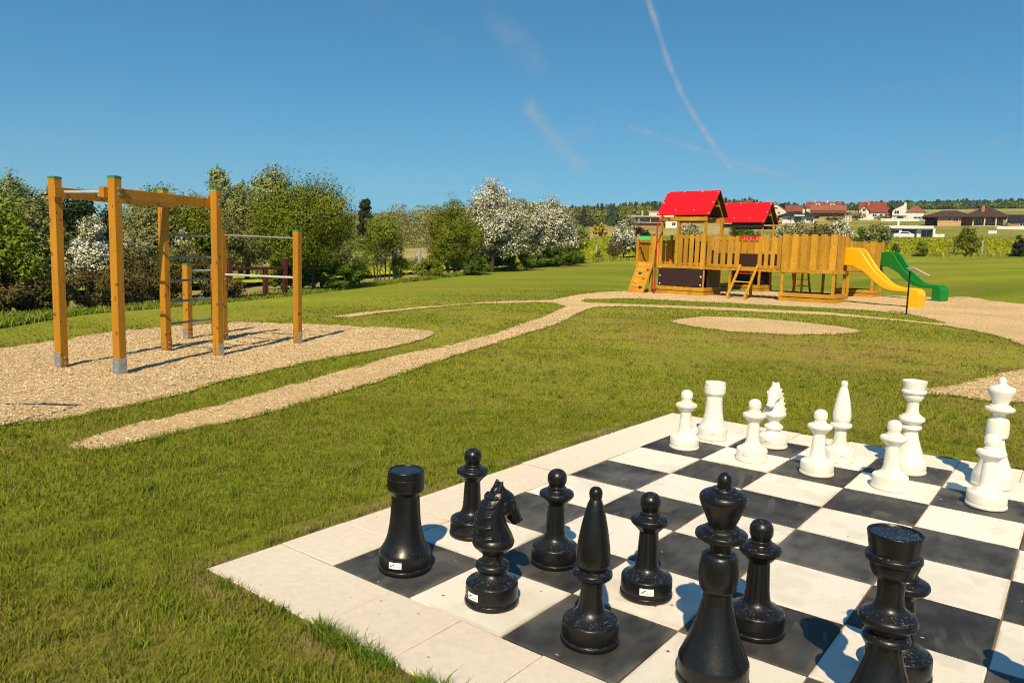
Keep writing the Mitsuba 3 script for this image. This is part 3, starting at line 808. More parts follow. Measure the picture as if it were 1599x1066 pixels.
def sandbox(k, x0, x1, y0, y1):
    for z in (.080, .262):
        for a, b in (((x0 - .07, y0 - .072), (x1 + .07, y0 - .072)), ((x1 + .072, y0 - .04), (x1 + .072, y1 + .07)), ((x0 - .072, y0 - .04), (x0 - .072, y1 + .07)), ((x0 - .07, y1 + .095), (x1 + .07, y1 + .095))):
            obj('plank', beam((*a, z + G0), (*b, z + G0), .04, .154, ch=.008), 'm_play_wood', k)
    obj('sill', cat_([box(((x0 + x1) / 2, yy, .17), (x1 - x0, .03, .30)) for yy in (y0 - .035, y1 + .05)] + [box((xx, (y0 + y1) / 2, .17), (.03, y1 - y0 - .1, .30)) for xx in (x0 - .035, x1 + .035)]), 'm_brown_panel', k)


def gable(k, x0, x1, yc, hy, z0, z1):
    for s in (-1, 1):
        e, r = np.array([0, yc + s * hy, z0]), np.array([0, yc + s * .004, z1])
        n = np.cross([1, 0, 0], r - e)
        n /= np.linalg.norm(n)
        n *= np.sign(n[2])
        c = (e + r) / 2
        m = beam((x0, c[1], c[2]), (x1, c[1], c[2]), np.linalg.norm(r - e), .022, up=n, ch=.003)
        obj('roof_panel', m, 'm_red_panel', k)
        c1 = (e + r) / 2 - n * .020
        obj('roof_lining', beam((x0 + .03, c1[1], c1[2]), (x1 - .03, c1[1], c1[2]), np.linalg.norm(r - e) - .06, .014, up=n, ch=.002), 'm_brown_panel', k)
        caps = []
        for fx, fy in ((.03, .06), (.03, .5), (.03, .93), (.97, .06), (.97, .5), (.97, .93), (.33, .20), (.67, .20), (.33, .96), (.67, .96)):
            c = e + (r - e) * fy + np.array([x0 + (x1 - x0) * fx, 0, 0]) + n * .013
            b = trimesh.creation.icosphere(subdivisions=1, radius=.038)
            b.apply_scale([1, 1, .5])
            b.apply_translation(c)
            caps.append(b)
        obj('bolt_cap', cat_(caps), 'm_cap_white', k, smooth=True, kind='stuff')
    for xx in (x0 + .22, x1 - .22):
        raf = []
        for s in (-1, 1):
            raf.append(beam((xx, yc + s * (hy - .06), z0 + .01), (xx, yc, z1 - .06), .05, .09))
        raf.append(beam((xx, yc - hy * .55, z0 + .42 * (z1 - z0)), (xx, yc + hy * .55, z0 + .42 * (z1 - z0)), .05, .08))
        obj('rafter', cat_(raf), 'm_play_wood', k)
    for s in (-1, 1):
        m = sg.Polygon([(-hy * .97, 0), (hy * .97, 0), (0, (z1 - z0) * .97)])
    return


A = (-11.9, -9.95, 27.0, 28.65)
ta = tower(*A, 3.25, False, 'left front tower with red gable roof and dark panel below', posts=((A[0], A[2]), (-11.15, A[2]), (A[1], A[2]), (A[0], A[3]), (A[1], A[3])))
sandbox(ta, *A)
board_wall((-11.07, A[2] - .07), (A[1] + .05, A[2] - .07), DK - .04, 2.48, ta)
board_wall((A[0] - .05, A[3] + .07), (-11.3, A[3] + .07), DK - .04, 2.40, ta, side=-1)
for yy in (A[2] - .078, A[3] + .078):
    obj('roof_beam', beam((A[0] - .08, yy, 3.12), (A[1] + .08, yy, 3.12), .05, .16), 'm_play_wood', ta)
gable(ta, -12.10, -9.76, 27.85, 1.00, 3.27, 4.32)
obj('lower_panel', beam((A[0] - .02, A[2] - .062, .765), (A[1] + .02, A[2] - .062, .765), .018, .82, ch=.003), 'm_brown_panel', ta, label='dark brown play panel under the left tower')
cps = []
for xx in (A[0] + .06, A[1] - .06):
    for zz in (.43, .765, 1.10):
        b = trimesh.creation.icosphere(subdivisions=1, radius=.036)
        b.apply_translation((xx, A[2] - .074, zz))
        cps.append(b)
obj('bolt_cap', cat_(cps), 'm_cap_white', ta, smooth=True, kind='stuff')
obj('rear_panel', beam((-11.2, A[3] + .05, DK + .50), (A[1] - .06, A[3] + .05, DK + .50), .018, 1.0, ch=.003), 'm_brown_panel', ta)  # panel added so the gaps between pickets look dark, as the shaded interior does
obj('lower_panel', beam((A[1] + .055, A[2] + .3, .72), (A[1] + .055, A[3] - .06, .72), .018, .80, ch=.003), 'm_brown_panel', ta)
obj('lower_panel', beam((A[0] + .3, A[3] + .055, .72), (A[1] - .06, A[3] + .055, .72), .018, .90, ch=.003), 'm_brown_panel', ta)

B = (-12.1, -10.1, 34.0, 35.6)
tb = tower(*B, 3.30, False, 'rear left tower with red gable roof')
sandbox(tb, *B)
board_wall((B[0], B[2] - .07), (B[1], B[2] - .07), DK - .04, 2.42, tb, filler=.0)
board_wall((B[0], B[3] + .07), (B[1], B[3] + .07), DK - .04, 2.42, tb, side=-1)
for yy in (B[2] - .078, B[3] + .078):
    obj('roof_beam', beam((B[0] - .08, yy, 3.16), (B[1] + .08, yy, 3.16), .05, .16), 'm_brown_panel', tb)
gable(tb, -12.32, -9.95, 34.8, 1.02, 3.32, 4.34)
obj('lower_panel', beam((B[0] + .05, B[3] + .055, .74), (B[1] - .05, B[3] + .055, .74), .018, .90, ch=.003), 'm_brown_panel', tb)

C = (-6.73, -4.86, 27.0, 28.5)
tc = tower(*C, 2.54, True, 'right front tower with solid board walls and the yellow slide')
sandbox(tc, *C)
board_wall((C[0] - .06, C[2] - .075), (C[1] + .05, C[2] - .075), DK - .16, 2.53, tc, w=.225, gap=.115, filler=-.10)
board_wall((C[1] + .075, C[2] - .04), (C[1] + .075, C[3] - .62), DK - .16, 2.50, tc, w=.22, gap=.05, side=1)
board_wall((C[0] - .05, C[3] + .075), (C[0] + .7, C[3] + .075), DK - .16, 2.50, tc, side=-1)

D = (-6.86, -5.25, 35.0, 36.6)
td = tower(*D, 2.56, True, 'rear right tower with board walls and the green slide')
sandbox(td, *D)
board_wall((D[0] - .05, D[2] - .075), (D[1] + .05, D[2] - .075), DK - .16, 2.52, td, w=.23, gap=.10, filler=-.10)
board_wall((D[1] + .075, D[2]), (D[1] + .075, D[3] - .72), DK - .16, 2.50, td, w=.2, gap=.07)
board_wall((D[0], D[3] + .075), (D[1], D[3] + .075), DK - .16, 2.50, td, side=-1)

E_ = (-13.02, -12.0, 27.05, 28.45)
te = tower(*E_, 2.46, True, 'small open platform at the left end with a green wavy bar', posts=((E_[0], E_[2]), (-12.33, E_[2]), (E_[0], E_[3]), (-12.12, E_[3])))
board_wall((-12.26, E_[2] - .07), (E_[1] + .02, E_[2] - .07), DK - .04, 2.42, te, w=.2, gap=.02)
board_wall((E_[0] - .04, E_[3] + .07), (E_[1], E_[3] + .07), DK - .04, 2.28, te, w=.16, gap=.05, side=-1)
board_wall((E_[0] - .07, E_[2] + .1), (E_[0] - .07, E_[3]), DK - .04, 2.28, te, w=.16, gap=.05, side=-1)
t = np.linspace(0, 1, 60)
wave = sg.Polygon([(-12.97 + .59 * a, 2.24 + .022 * math.sin(a * 6 * 2 * math.pi)) for a in t] + [(-12.38, 2.40), (-12.97, 2.40)])
wm = trimesh.creation.extrude_polygon(wave, .02, engine='earcut')
wm.apply_transform(np.array([[1, 0, 0, 0], [0, 0, -1, E_[2] - .05], [0, 1, 0, 0], [0, 0, 0, 1.0]]))
obj('wavy_bar', wm, 'm_wave_green', te, label='light green wavy bar across the opening')

# climbing wall leaning on the left platform
cw0, cw1 = np.array([-12.78, 26.12, 0.0]), np.array([-12.78, 26.98, 1.30])
cwd = (cw1 - cw0) / np.linalg.norm(cw1 - cw0)
cn = np.cross([1, 0, 0], cwd)
cn = cn if cn[1] < 0 else -cn
cwl = np.linalg.norm(cw1 - cw0)
ck = obj('climbing_wall', cat_([beam((xx, *cw0[1:]), (xx, *cw1[1:]), .055, .10, up=cn) for xx in (-12.88, -12.20)]), 'm_play_wood', PS, label='sloping wooden climbing wall with coloured holds')
for i in range(6):
    a = cw0 + cwd * (cwl * (i + .5) / 6)
    obj('plank', beam((-12.85, *a[1:]), (-12.23, *a[1:]), cwl / 6 - .008, .03, up=cn, ch=.003), 'm_play_wood', ck)
for xx, f, mt in ((-12.30, .74, 'm_red_paint'), (-12.62, .62, 'm_blue_hold'), (-12.36, .46, 'm_orange_hold'), (-12.66, .32, 'm_yellow'), (-12.38, .17, 'm_black_paint')):
    h = trimesh.creation.icosphere(subdivisions=2, radius=.075)
    h.vertices *= 1 + .35 * (meshkit.noise(h.vertices * 22 + xx * 9, 4)[:, None] - .5)
    h.vertices *= [1.0, .75, .75]
    h.apply_translation(np.array([xx, 0, 0]) + cw0 * [0, 1, 1] + cwd * cwl * f + cn * .03)
    obj('hold', h, mt, ck, smooth=True)

# fireman's pole
fp = [(-11.62, 26.05, G0), (-11.62, 26.05, 1.2), (-11.62, 26.05, 2.75), (-11.60, 26.12, 2.98), (-11.56, 26.32, 3.10), (-11.52, 26.6, 3.14), (-11.50, 26.93, 3.14)]
obj('sliding_pole', tube(fp, .030, 12), 'm_red_paint', PS, smooth=35, label='red sliding pole curving out from the left tower')


def bridge(p, q, width, label, openings=(), zt=2.44, slits=True):
    p, q = np.array(p, float), np.array(q, float)
    L = np.linalg.norm(q - p)
    u = (q - p) / L
    v = np.array([-u[1], u[0]])
    n = int(L / .14)
    ms = []
    for i in range(n):
        c = p + u * (L * (i + .5) / n)
        ms.append(beam((*(c - v * width / 2), DK - .03), (*(c + v * width / 2), DK - .03), L / n - .008, .035, ch=0))
    for s in (-1, 1):
        a = v * s * (width / 2 + .03)
        ms.append(beam((*(p + a), DK - .10), (*(q + a), DK - .10), .045, .14))
    k = obj('bridge', cat_(ms), 'm_play_wood', PS, label=label)
    for s in (-1, 1):
        o = v * s * (width / 2 + .07)
        segs = [(0.0, L)]
        if s == -1 and openings:
            segs = []
            at = 0.0
            for a, b in openings:
                segs.append((at, a))
                at = b
            segs.append((at, L))
        for a, b in segs:
            board_wall(p + u * (a + .01) + o, p + u * (b - .01) + o, DK - .06, zt, k, w=.17, gap=.095, side=1 if s == -1 else -1)
            if slits and s == -1:
                board_wall(p + u * (a + .12) + o * .93, p + u * (b - .12) + o * .93, DK + .62, zt - .06, k, w=.16, gap=.10, side=1, rail_z=(DK + .95,))
    return k


bf = bridge((A[1] + .10, 27.62), (C[0] - .10, 27.62), 1.05, 'front bridge of upright boards between the left tower and the slide tower', openings=((1.38, 2.10),))
bl = bridge((-11.0, A[3] + .10), (-11.0, B[2] - .10), 1.0, 'side bridge running back to the rear left tower', slits=False)
br = bridge((B[1] + .10, 34.95), (D[0] - .10, 34.95), 1.05, 'rear bridge between the two rear towers')
bs = bridge((-6.0, C[3] + .10), (-6.0, D[2] - .10), 1.0, 'side bridge running back to the green slide tower', slits=False)
for k, pp in ((bf, ((-8.35, 28.15), (-8.35, 27.1))), (bl, ((-11.5, 31.3), (-10.5, 31.3))), (br, ((-8.5, 34.45), (-8.5, 35.45))), (bs, ((-6.5, 31.7), (-5.5, 31.7)))):
    for x, y in pp[0 if k != bf else 0:1 if k == bf else 2]:
        obj('post', post(x, y, G0, DK - .05, .10), 'm_play_wood', k)
obj('kick_board', beam((A[1] + .12, 28.13, DK + .27), (C[0] - .12, 28.13, DK + .27), .02, .50, ch=0), 'm_brown_panel', bf)  # added dark board: its brown stands for the shade low on the rear rail
pl = sg.box(-8.50, 2.30, -7.72, 2.45)
for i in range(6):
    pl = pl.difference(sg.Point(-8.44 + .13 * i, 2.375).buffer(.046, 12))
pm = trimesh.creation.extrude_polygon(pl, .025, engine='earcut')
pm.apply_transform(np.array([[1, 0, 0, 0], [0, 0, -1, 26.98], [0, 1, 0, 0], [0, 0, 0, 1.0]]))
obj('pierced_bar', pm, 'm_red_panel', bf, label='red pierced bar over the ladder opening')


def ladder(x0, x1, yb, yt, zt, label, cols):
    k = obj('ladder', cat_([beam((x0, yb, G0), (x0 + .12, yt, zt), .09, .06, up=(0, -1, .6)), beam((x1, yb, G0), (x1 + .12, yt, zt), .09, .06, up=(0, -1, .6))]), 'm_play_wood', PS, label=label)
    for i, c in enumerate(cols):
        f = (i + 1) / (len(cols) + 1)
        y, z, dx_ = yb + (yt - yb) * f, zt * f, .12 * f
        obj('rung', tube([(x0 + dx_, y, z), (x1 + dx_, y, z)], .024, 10), c, k, smooth=30)
    return k


ladder(-8.52, -7.83, 26.02, 26.98, 1.32, 'front ladder with red, yellow and green rungs', ('m_cap_green', 'm_yellow', 'm_red_paint'))
ladder(-9.20, -8.45, 36.75, 35.62, 1.30, 'dark ladder behind the rear bridge', ('m_play_wood', 'm_play_wood', 'm_play_wood'))

RIM = np.array([(0, 2.07), (.22, 2.09), (.42, 2.08), (.60, 1.97), (.80, 1.70), (1.10, 1.33), (1.40, 1.06), (1.76, .79), (2.0, .715), (2.2, .695), (2.5, .69), (2.64, .675), (2.74, .62), (2.80, .52), (2.815, .40)])
LOW = np.array([(0, 1.42), (.28, 1.41), (.50, 1.33), (.80, 1.17), (1.19, .85), (1.64, .60), (2.0, .545), (2.27, .54)])


def slide(start, end, label, mat, W_=.53):
    a, b = np.array(start, float), np.array(end, float)
    L = np.linalg.norm(b - a)
    u = (b - a) / L
    v = np.array([-u[1], u[0]])
    S = np.r_[np.linspace(0, 2.44, 42), 2.45, np.linspace(2.46, 2.81, 14)]
    rim, low = PchipInterpolator(*RIM.T)(S), PchipInterpolator(*LOW.T)(np.minimum(S, 2.27))
    floor = low + .06
    floor = np.where(S > 2.45, np.minimum(floor, rim - .06), floor)
    low = np.where(S >= 2.45, G0, low)
    rows = []
    for s, r, l, fl in zip(S * L / 2.815, rim, low, floor):
        w = W_
        e = max(.02, min(.06, (r - fl) * .4))
        sec = [(.03, l), (0, l + .02), (0, r - e), (.012, r - .012), (.035, r), (.062, r - .010), (.075, r - e), (.085, fl + .03), (.115, fl)]
        sec = sec + [(w - y, z) for y, z in sec[::-1]]
        c = a + u * s
        rows.append([(*(c + v * y), z) for y, z in sec])
    n = len(rows[0])
    V = np.array(rows).reshape(-1, 3)
    F = []
    for i in range(len(rows) - 1):
        for j in range(n):
            k2 = (j + 1) % n
            F += [[i * n + j, i * n + k2, (i + 1) * n + k2], [i * n + j, (i + 1) * n + k2, (i + 1) * n + j]]
    sec0 = np.array([(p[0], p[1]) for p in ([(j, 0) for j in range(n)])])
    for base, flip in ((0, True), ((len(rows) - 1) * n, False)):
        h = n // 2
        for j in range(h - 1):
            q = [base + j, base + j + 1, base + n - 2 - j, base + n - 1 - j]
            tr = [[q[0], q[1], q[2]], [q[0], q[2], q[3]]]
            F += [t_[::-1] for t_ in tr] if flip else tr
    m = trimesh.Trimesh(V, np.array(F), process=False)
    if m.volume < 0:
        m.invert()
    return obj('slide', m, mat, PS, smooth=40, label=label)


slide((-4.80, 28.02), (-2.06, 27.35), 'yellow plastic slide on the right front tower', 'm_yellow')
slide((-5.18, 36.02), (-2.42, 34.55), 'green plastic slide on the rear right tower', 'm_green')
for x, y in ((-4.62, 28.1), (-4.62, 28.45)):
    pass

# ------------------------------------------------------------------ information lectern
IS = thing('information_sign', 'black pole with small tilted white board in the grass before the slides', 'sign')
obj('pole', tube([(-1.71, 23.22, G0), (-1.71, 23.22, 1.30)], .024, 12), 'm_black_paint', IS, smooth=30)
pc, a1, a2 = np.array([-1.50, 23.24, 1.30]), np.array([.37, .30, -.22]), np.array([.30, -.37, .01])
nn = np.cross(a1, a2)
nn /= np.linalg.norm(nn)
obj('board', beam(pc - a2 / 2, pc + a2 / 2, np.linalg.norm(a1), .018, up=nn, ch=.003), 'm_cap_white', IS)

# ------------------------------------------------------------------ old timber rack by the hedge
OR = thing('timber_rail', 'dark red timber rail on three posts at the edge of the crop field', 'fence')
og = [(-19.222, 11.422), (-19.463, 12.899), (-19.572, 13.756)]
for (x, y), h in zip(og, (1.33, 1.0, 1.33)):
    obj('post', post(x, y, gz(x, y) - .05, gz(x, y) + h, .14), 'm_old_wood', OR)
obj('rail', beam((*og[0], gz(*og[0]) + 1.0), (*og[2], gz(*og[2]) + 1.02), .07, .10), 'm_old_wood', OR)
obj('rail', beam((*og[0], gz(*og[0]) + .09), (*og[2], gz(*og[2]) + .09), .09, .12), 'm_old_wood', OR)

# ------------------------------------------------------------------ wire fence behind the lawn
FP = [(-25.591, 24.711, -0.06)[:2], (-28.968, 29.836, 0.007)[:2], (-34.18, 41.321, -0.043)[:2], (-35.436, 49.254, 0.303)[:2], (-36.546, 55.819, 0.524)[:2], (-39.913, 67.911, 0.97)[:2], (-19.624, 93.779, 3.288)[:2], (-15.653, 94.616, 3.386)[:2], (-12.76, 95.119, 3.455)[:2], (-9.945, 95.524, 3.521)[:2], (-7.271, 95.832, 3.581)[:2], (-4.505, 96.073, 3.641)[:2], (-1.721, 96.237, 3.7)[:2]]
FN = thing('wire_fence', 'wire fence with pale concrete posts between lawn and crop field', 'fence')
fr = np.random.default_rng(3)
for x, y in FP:
    z = gz(x, y)
    h = 1.75
    obj('post', beam((x, y, z - .1), (x + fr.uniform(-.05, .05), y + fr.uniform(-.05, .05), z + h), .15, .15), 'm_concrete', FN)
for h in (.3, .9, 1.5):
    obj('wire', tube([(x, y, gz(x, y) + h) for x, y in FP], .004, 4), 'm_zinc', FN)

# ------------------------------------------------------------------ houses on the slope
def house_frame(base):
    x, y = base[:2]
    return x, y, gz(x, y), math.atan2(CAM_AT[1] - y, CAM_AT[0] - x) + math.pi / 2


class House:
    """Local frame: x to the right as seen from the park, y away from it, z up; the front stands at y = 0."""
    def __init__(self, base, label, turn=0.0, name='house', cat='house', size=(1.1, 1.1, .9)):
        self.x, self.y, self.z, self.a = house_frame(base)
        self.a += turn
        self.k = thing(name, label, cat, {'house': 'houses on the slope', 'bag': 'white bags by the modern house', 'crate': 'white crates on the slope', 'wall': 'white garden walls'}.get(cat))
        self.size = (1, 1, 1) if cat in ('car', 'bag', 'crate') else size

    def place(self, m):
        m.apply_scale(self.size)
        m.apply_transform(trimesh.transformations.rotation_matrix(self.a, [0, 0, 1]))
        m.apply_translation((self.x, self.y, self.z))
        return m

    def add(self, name, m, mat, sub=None, label=None):
        return obj(name, self.place(m), mat, sub or self.k, label=label)

    def body(self, x0, x1, y0, y1, h, mat, z0=-1.5):
        return self.add('wall', box(((x0 + x1) / 2, (y0 + y1) / 2, (z0 + h) / 2), (x1 - x0, y1 - y0, h - z0)), mat)

    def hip(self, x0, x1, y0, y1, z0, z1, mat, inset):
        yc = (y0 + y1) / 2
        v = np.array([(x0, y0, z0), (x1, y0, z0), (x1, y1, z0), (x0, y1, z0), (x0 + inset, yc, z1), (x1 - inset, yc, z1)])
        v = np.vstack([v, v[:4] - [0, 0, .25]])
        f = [[0, 1, 5], [0, 5, 4], [1, 2, 5], [2, 3, 4], [2, 4, 5], [3, 0, 4], [6, 8, 7], [6, 9, 8]]
        for i in range(4):
            j = (i + 1) % 4
            f += [[6 + i, 6 + j, j], [6 + i, j, i]]
        return self.add('roof', trimesh.Trimesh(v, f, process=False), mat)

    def gable_y(self, x0, x1, y0, y1, z0, z1, mat, wall=None, xr=None):
        """Ridge running away from the park: the gable faces it."""
        xc = (x0 + x1) / 2 if xr is None else xr
        t = .25
        ms = []
        for (xa, za), (xb, zb) in (((x0 - .5, z0 - .35), (xc, z1)), ((x1 + .5, z0 - .35), (xc, z1))):
            n = np.array([-(zb - za), 0, xb - xa])
            n = n / np.linalg.norm(n) * (1 if xb > xa else -1)
            v = []
            for yy in (y0 - .4, y1 + .4):
                v += [(xa, yy, za), (xb, yy, zb), (xb, yy, zb + t), (xa, yy, za + t)]
            f = [[0, 1, 2], [0, 2, 3], [4, 6, 5], [4, 7, 6], [0, 5, 1], [0, 4, 5], [3, 2, 6], [3, 6, 7], [0, 3, 7], [0, 7, 4], [1, 5, 6], [1, 6, 2]]
            m = trimesh.Trimesh(np.array(v), f)
            m.fix_normals()
            ms.append(m)
        r = self.add('roof', cat_(ms), mat)
        if wall:
            p = trimesh.creation.extrude_polygon(sg.Polygon([(x0, z0), (x1, z0), (xc, z1 - .02)]), y1 - y0, engine='earcut')
            p.apply_transform(np.array([[1, 0, 0, 0], [0, 0, -1, y1], [0, 1, 0, 0], [0, 0, 0, 1.0]]))
            self.add('gable_wall', p, wall)
        return r

    def gable_x(self, x0, x1, y0, y1, z0, z1, mat, wall=None):
        yc = (y0 + y1) / 2
        t = .25
        ms = []
        for ya, s in ((y0 - .5, 1), (y1 + .5, -1)):
            m = trimesh.Trimesh(np.array([(xx, yy, zz) for xx in (x0 - .4, x1 + .4) for yy, zz in ((ya, z0 - .35), (yc, z1), (yc, z1 + t), (ya, z0 - .35 + t))]),
                                [[0, 1, 2], [0, 2, 3], [4, 6, 5], [4, 7, 6], [0, 5, 1], [0, 4, 5], [3, 2, 6], [3, 6, 7], [0, 3, 7], [0, 7, 4], [1, 5, 6], [1, 6, 2]])
            m.fix_normals()
            ms.append(m)
        r = self.add('roof', cat_(ms), mat)
        if wall:
            p = trimesh.creation.extrude_polygon(sg.Polygon([(y0, z0), (y1, z0), (yc, z1 - .02)]), x1 - x0, engine='earcut')
            p.apply_transform(np.array([[0, 0, 1, x0], [1, 0, 0, 0], [0, 1, 0, 0], [0, 0, 0, 1.0]]))
            self.add('gable_wall', p, wall)
        return r

    def window(self, x, z, w, h, y=0.0, name='window'):
        fr_ = cat_([box((x, y - .03, z + s * h / 2), (w + .16, .10, .10)) for s in (-1, 1)] + [box((x + s * w / 2, y - .03, z), (.10, .10, h - .1)) for s in (-1, 1)] + ([box((x, y - .03, z), (.08, .08, h - .1))] if w > 1 else []))
        k = self.add(name, fr_, 'm_cap_white')
        self.add('pane', box((x, y - .012, z), (w - .06, .03, h - .06)), 'm_glass', k)
        return k

    def chimney(self, x, y, z0, z1, mat='m_concrete', w=.6, sub=None):
        return self.add('chimney', box((x, y, (z0 + z1) / 2), (w, w, z1 - z0)), mat, sub)


# white bungalow with black hip roof
h = House((-88.571, 294.627, 16.418), 'white bungalow with black hip roof behind the blossoming shrubs')
h.body(-5.2, 5.2, 0, 9, 3.0, 'm_white_wall')
r = h.hip(-6.6, 6.8, -1.2, 10.2, 3.0, 5.3, 'm_roof_dark', 4.3)
h.chimney(1.6, 2.2, 3.6, 6.0, 'm_cream_wall', .7)
h.add('porch', box((.3, -.9, 3.05), (3.4, 1.4, .5)), 'm_white_wall')
h.window(.2, 1.35, 3.0, 2.3, -.02)
h.window(-2.9, 1.7, 1.4, 1.1)
h.window(3.3, 1.5, 1.3, 1.3)
h.window(4.4, 1.2, .9, 1.6)
# house with red roof left of it
h = House((-125.13, 382.142, 23.387), 'white gabled house with red roof left of the black roofed bungalow')
h.body(-6, 3, 0, 9, 4.2, 'm_cream_wall')
h.gable_y(-6, 3, 0, 9, 4.2, 8.0, 'm_roof_red', 'm_cream_wall')
h.body(3, 10, 3, 10, 4.2, 'm_cream_wall')
h.gable_x(3, 10, 3, 10, 4.2, 7.6, 'm_roof_red', 'm_cream_wall')
h.window(-3, 3.0, 1.2, 1.3)
h.window(0, 3.0, 1.2, 1.3)
h.window(-1.5, 5.6, 1.6, 1.1)
h.chimney(-2, 4, 7, 9)
# row of tiled roofs
h = House((-107.551, 401.559, 24.057), 'long house with tiled red roof right of the black roofed bungalow')
h.body(-7, 8, 0, 9, 3.6, 'm_brick_wall')
h.gable_x(-7, 8, 0, 9, 3.6, 6.6, 'm_roof_tile', 'm_brick_wall')
h.add('shed_roof', box((1, -2.2, 2.1), (15, 4.2, .4)), 'm_roof_tile')
h.window(-3, 1.4, 1.4, 1.1)
h.window(4, 1.4, 1.4, 1.1)
h = House((-123.949, 453.053, 29.866), 'red roofed house with dormers peeping over the tiled roof')
h.body(-8, 9, 0, 9, 4.2, 'm_cream_wall')
h.gable_x(-8, 9, 0, 9, 4.2, 8.0, 'm_roof_red', 'm_cream_wall')
for xx in (-2.5, 4.5):
    k = h.add('dormer', box((xx, 1.5, 5.9), (2.2, 2.6, 1.5)), 'm_white_wall')
    h.add('pane', box((xx, .17, 5.9), (1.1, .05, .8)), 'm_glass', k)
h.chimney(-4, 4, 7, 9.3)
h.chimney(2, 4, 7, 9.0, 'm_white_wall')
# big house with brown-red roof
h = House((-70.046, 334.317, 19.434), 'white house with large dark red roof and small round gable window')
h.body(-5.5, 3.2, 0, 9, 3.6, 'm_white_wall')
h.gable_x(-5.5, 3.2, 0, 9, 3.6, 8.0, 'm_roof_red', 'm_white_wall')
h.body(3.2, 8.2, 2, 8, 2.4, 'm_cream_wall')
h.gable_x(3.2, 8.2, 1.6, 8, 2.4, 5.4, 'm_roof_red')
h.body(-5.6, -2.2, -1.6, 1, 3.8, 'm_white_wall')
h.gable_y(-5.6, -2.2, -1.6, 3, 3.8, 6.0, 'm_roof_red', 'm_white_wall')
w = h.add('window', trimesh.creation.cylinder(.62, .12, sections=20, transform=trimesh.transformations.translation_matrix([-3.9, -1.62, 4.3]) @ trimesh.transformations.rotation_matrix(math.pi / 2, [1, 0, 0])), 'm_glass')
h.window(-.2, 2.0, 1.4, 1.2)
h.window(2.0, 2.0, 1.0, 1.2)
h.chimney(-2.6, 2.6, 6.4, 9.0, 'm_brick_wall', .8)
# white house with sloping parapet
h = House((-55.471, 316.576, 18.697), 'white house with steep sloping parapet wall and small red roof')
h.body(-4.3, 0, .6, 8, 2.2, 'm_white_wall')
p = trimesh.creation.extrude_polygon(sg.Polygon([(-4.3, 2.0), (-.02, 2.0), (-.02, 6.6), (-.7, 6.6), (-4.1, 4.2), (-4.3, 3.2)]), .5, engine='earcut')
p.apply_transform(np.array([[1, 0, 0, 0], [0, 0, -1, .6], [0, 1, 0, 0], [0, 0, 0, 1.0]]))
h.add('parapet', p, 'm_white_wall')
h.body(0, 5.6, 0, 8, 3.6, 'm_white_wall')
h.hip(-.1, 6.0, -.3, 8.3, 3.6, 6.2, 'm_roof_tile', 2.6)
h.chimney(-.5, 2, 6.2, 7.6, 'm_white_wall', .7)
h.window(-2.9, 3.4, 1.5, 1.4, .1)
h.window(3.6, .9, 2.4, 1.3)
a_ = h.add('arch', trimesh.creation.cylinder(1.15, .2, sections=24, transform=trimesh.transformations.translation_matrix([-1.7, .12, .6]) @ trimesh.transformations.rotation_matrix(math.pi / 2, [1, 0, 0])), 'm_glass')
h = House((-53.87, 305.889, 17.191), 'low white garden wall before the house with sloping parapet', name='garden_wall', cat='wall')
h.body(-7.0, 4.4, 0, .3, 1.1, 'm_white_wall', -.6)
h.body(8.3, 9.4, 0, .3, 1.6, 'm_white_wall', -.6)
h.add('gate', box((6.3, .1, .3), (3.4, .12, 2.2)), 'm_zinc')
h = House((-73.692, 307.148, 17.766), 'small white square hut among shrubs left of the dark red roof', name='hut', cat='hut')
h.body(-1.1, 1.1, 0, 2, 2.4, 'm_cream_wall')
h.add('roof', box((0, 1, 2.5), (2.6, 2.6, .2)), 'm_cream_wall')
for xx in (-.5, .5):
    for zz in (.7, 1.7):
        h.window(xx, zz, .6, .6)
# modern flat roofed house with parked car
h = House((-32.516, 197.254, 7.74), 'modern flat roofed white house with deep carport and glass front')
h.body(-4.9, -3.9, 0, 7, 2.6, 'm_white_wall', -.8)
h.body(-3.9, 4.6, 1.6, 7, 2.5, 'm_white_wall', -.8)
h.add('roof', box((-.3, 3.2, 2.65), (9.4, 7.6, .75)), 'm_white_wall')
h.body(4.3, 4.75, -.4, 7, 2.3, 'm_white_wall', -.8)
h.body(-2.1, -1.6, -.2, 1.6, 2.3, 'm_white_wall', -.8)
h.body(1.3, 2.1, .5, 1.6, 2.3, 'm_white_wall', -.8)
h.window(-2.9, 1.6, 1.5, .8, 1.58)
h.window(3.2, 1.1, 2.0, 1.9, 1.58)
h.add('garage_door', box((-.2, 1.58, 1.1), (2.6, .06, 2.2)), 'm_glass')
h.chimney(-2.4, 3, 2.9, 4.7, 'm_white_wall', .4)


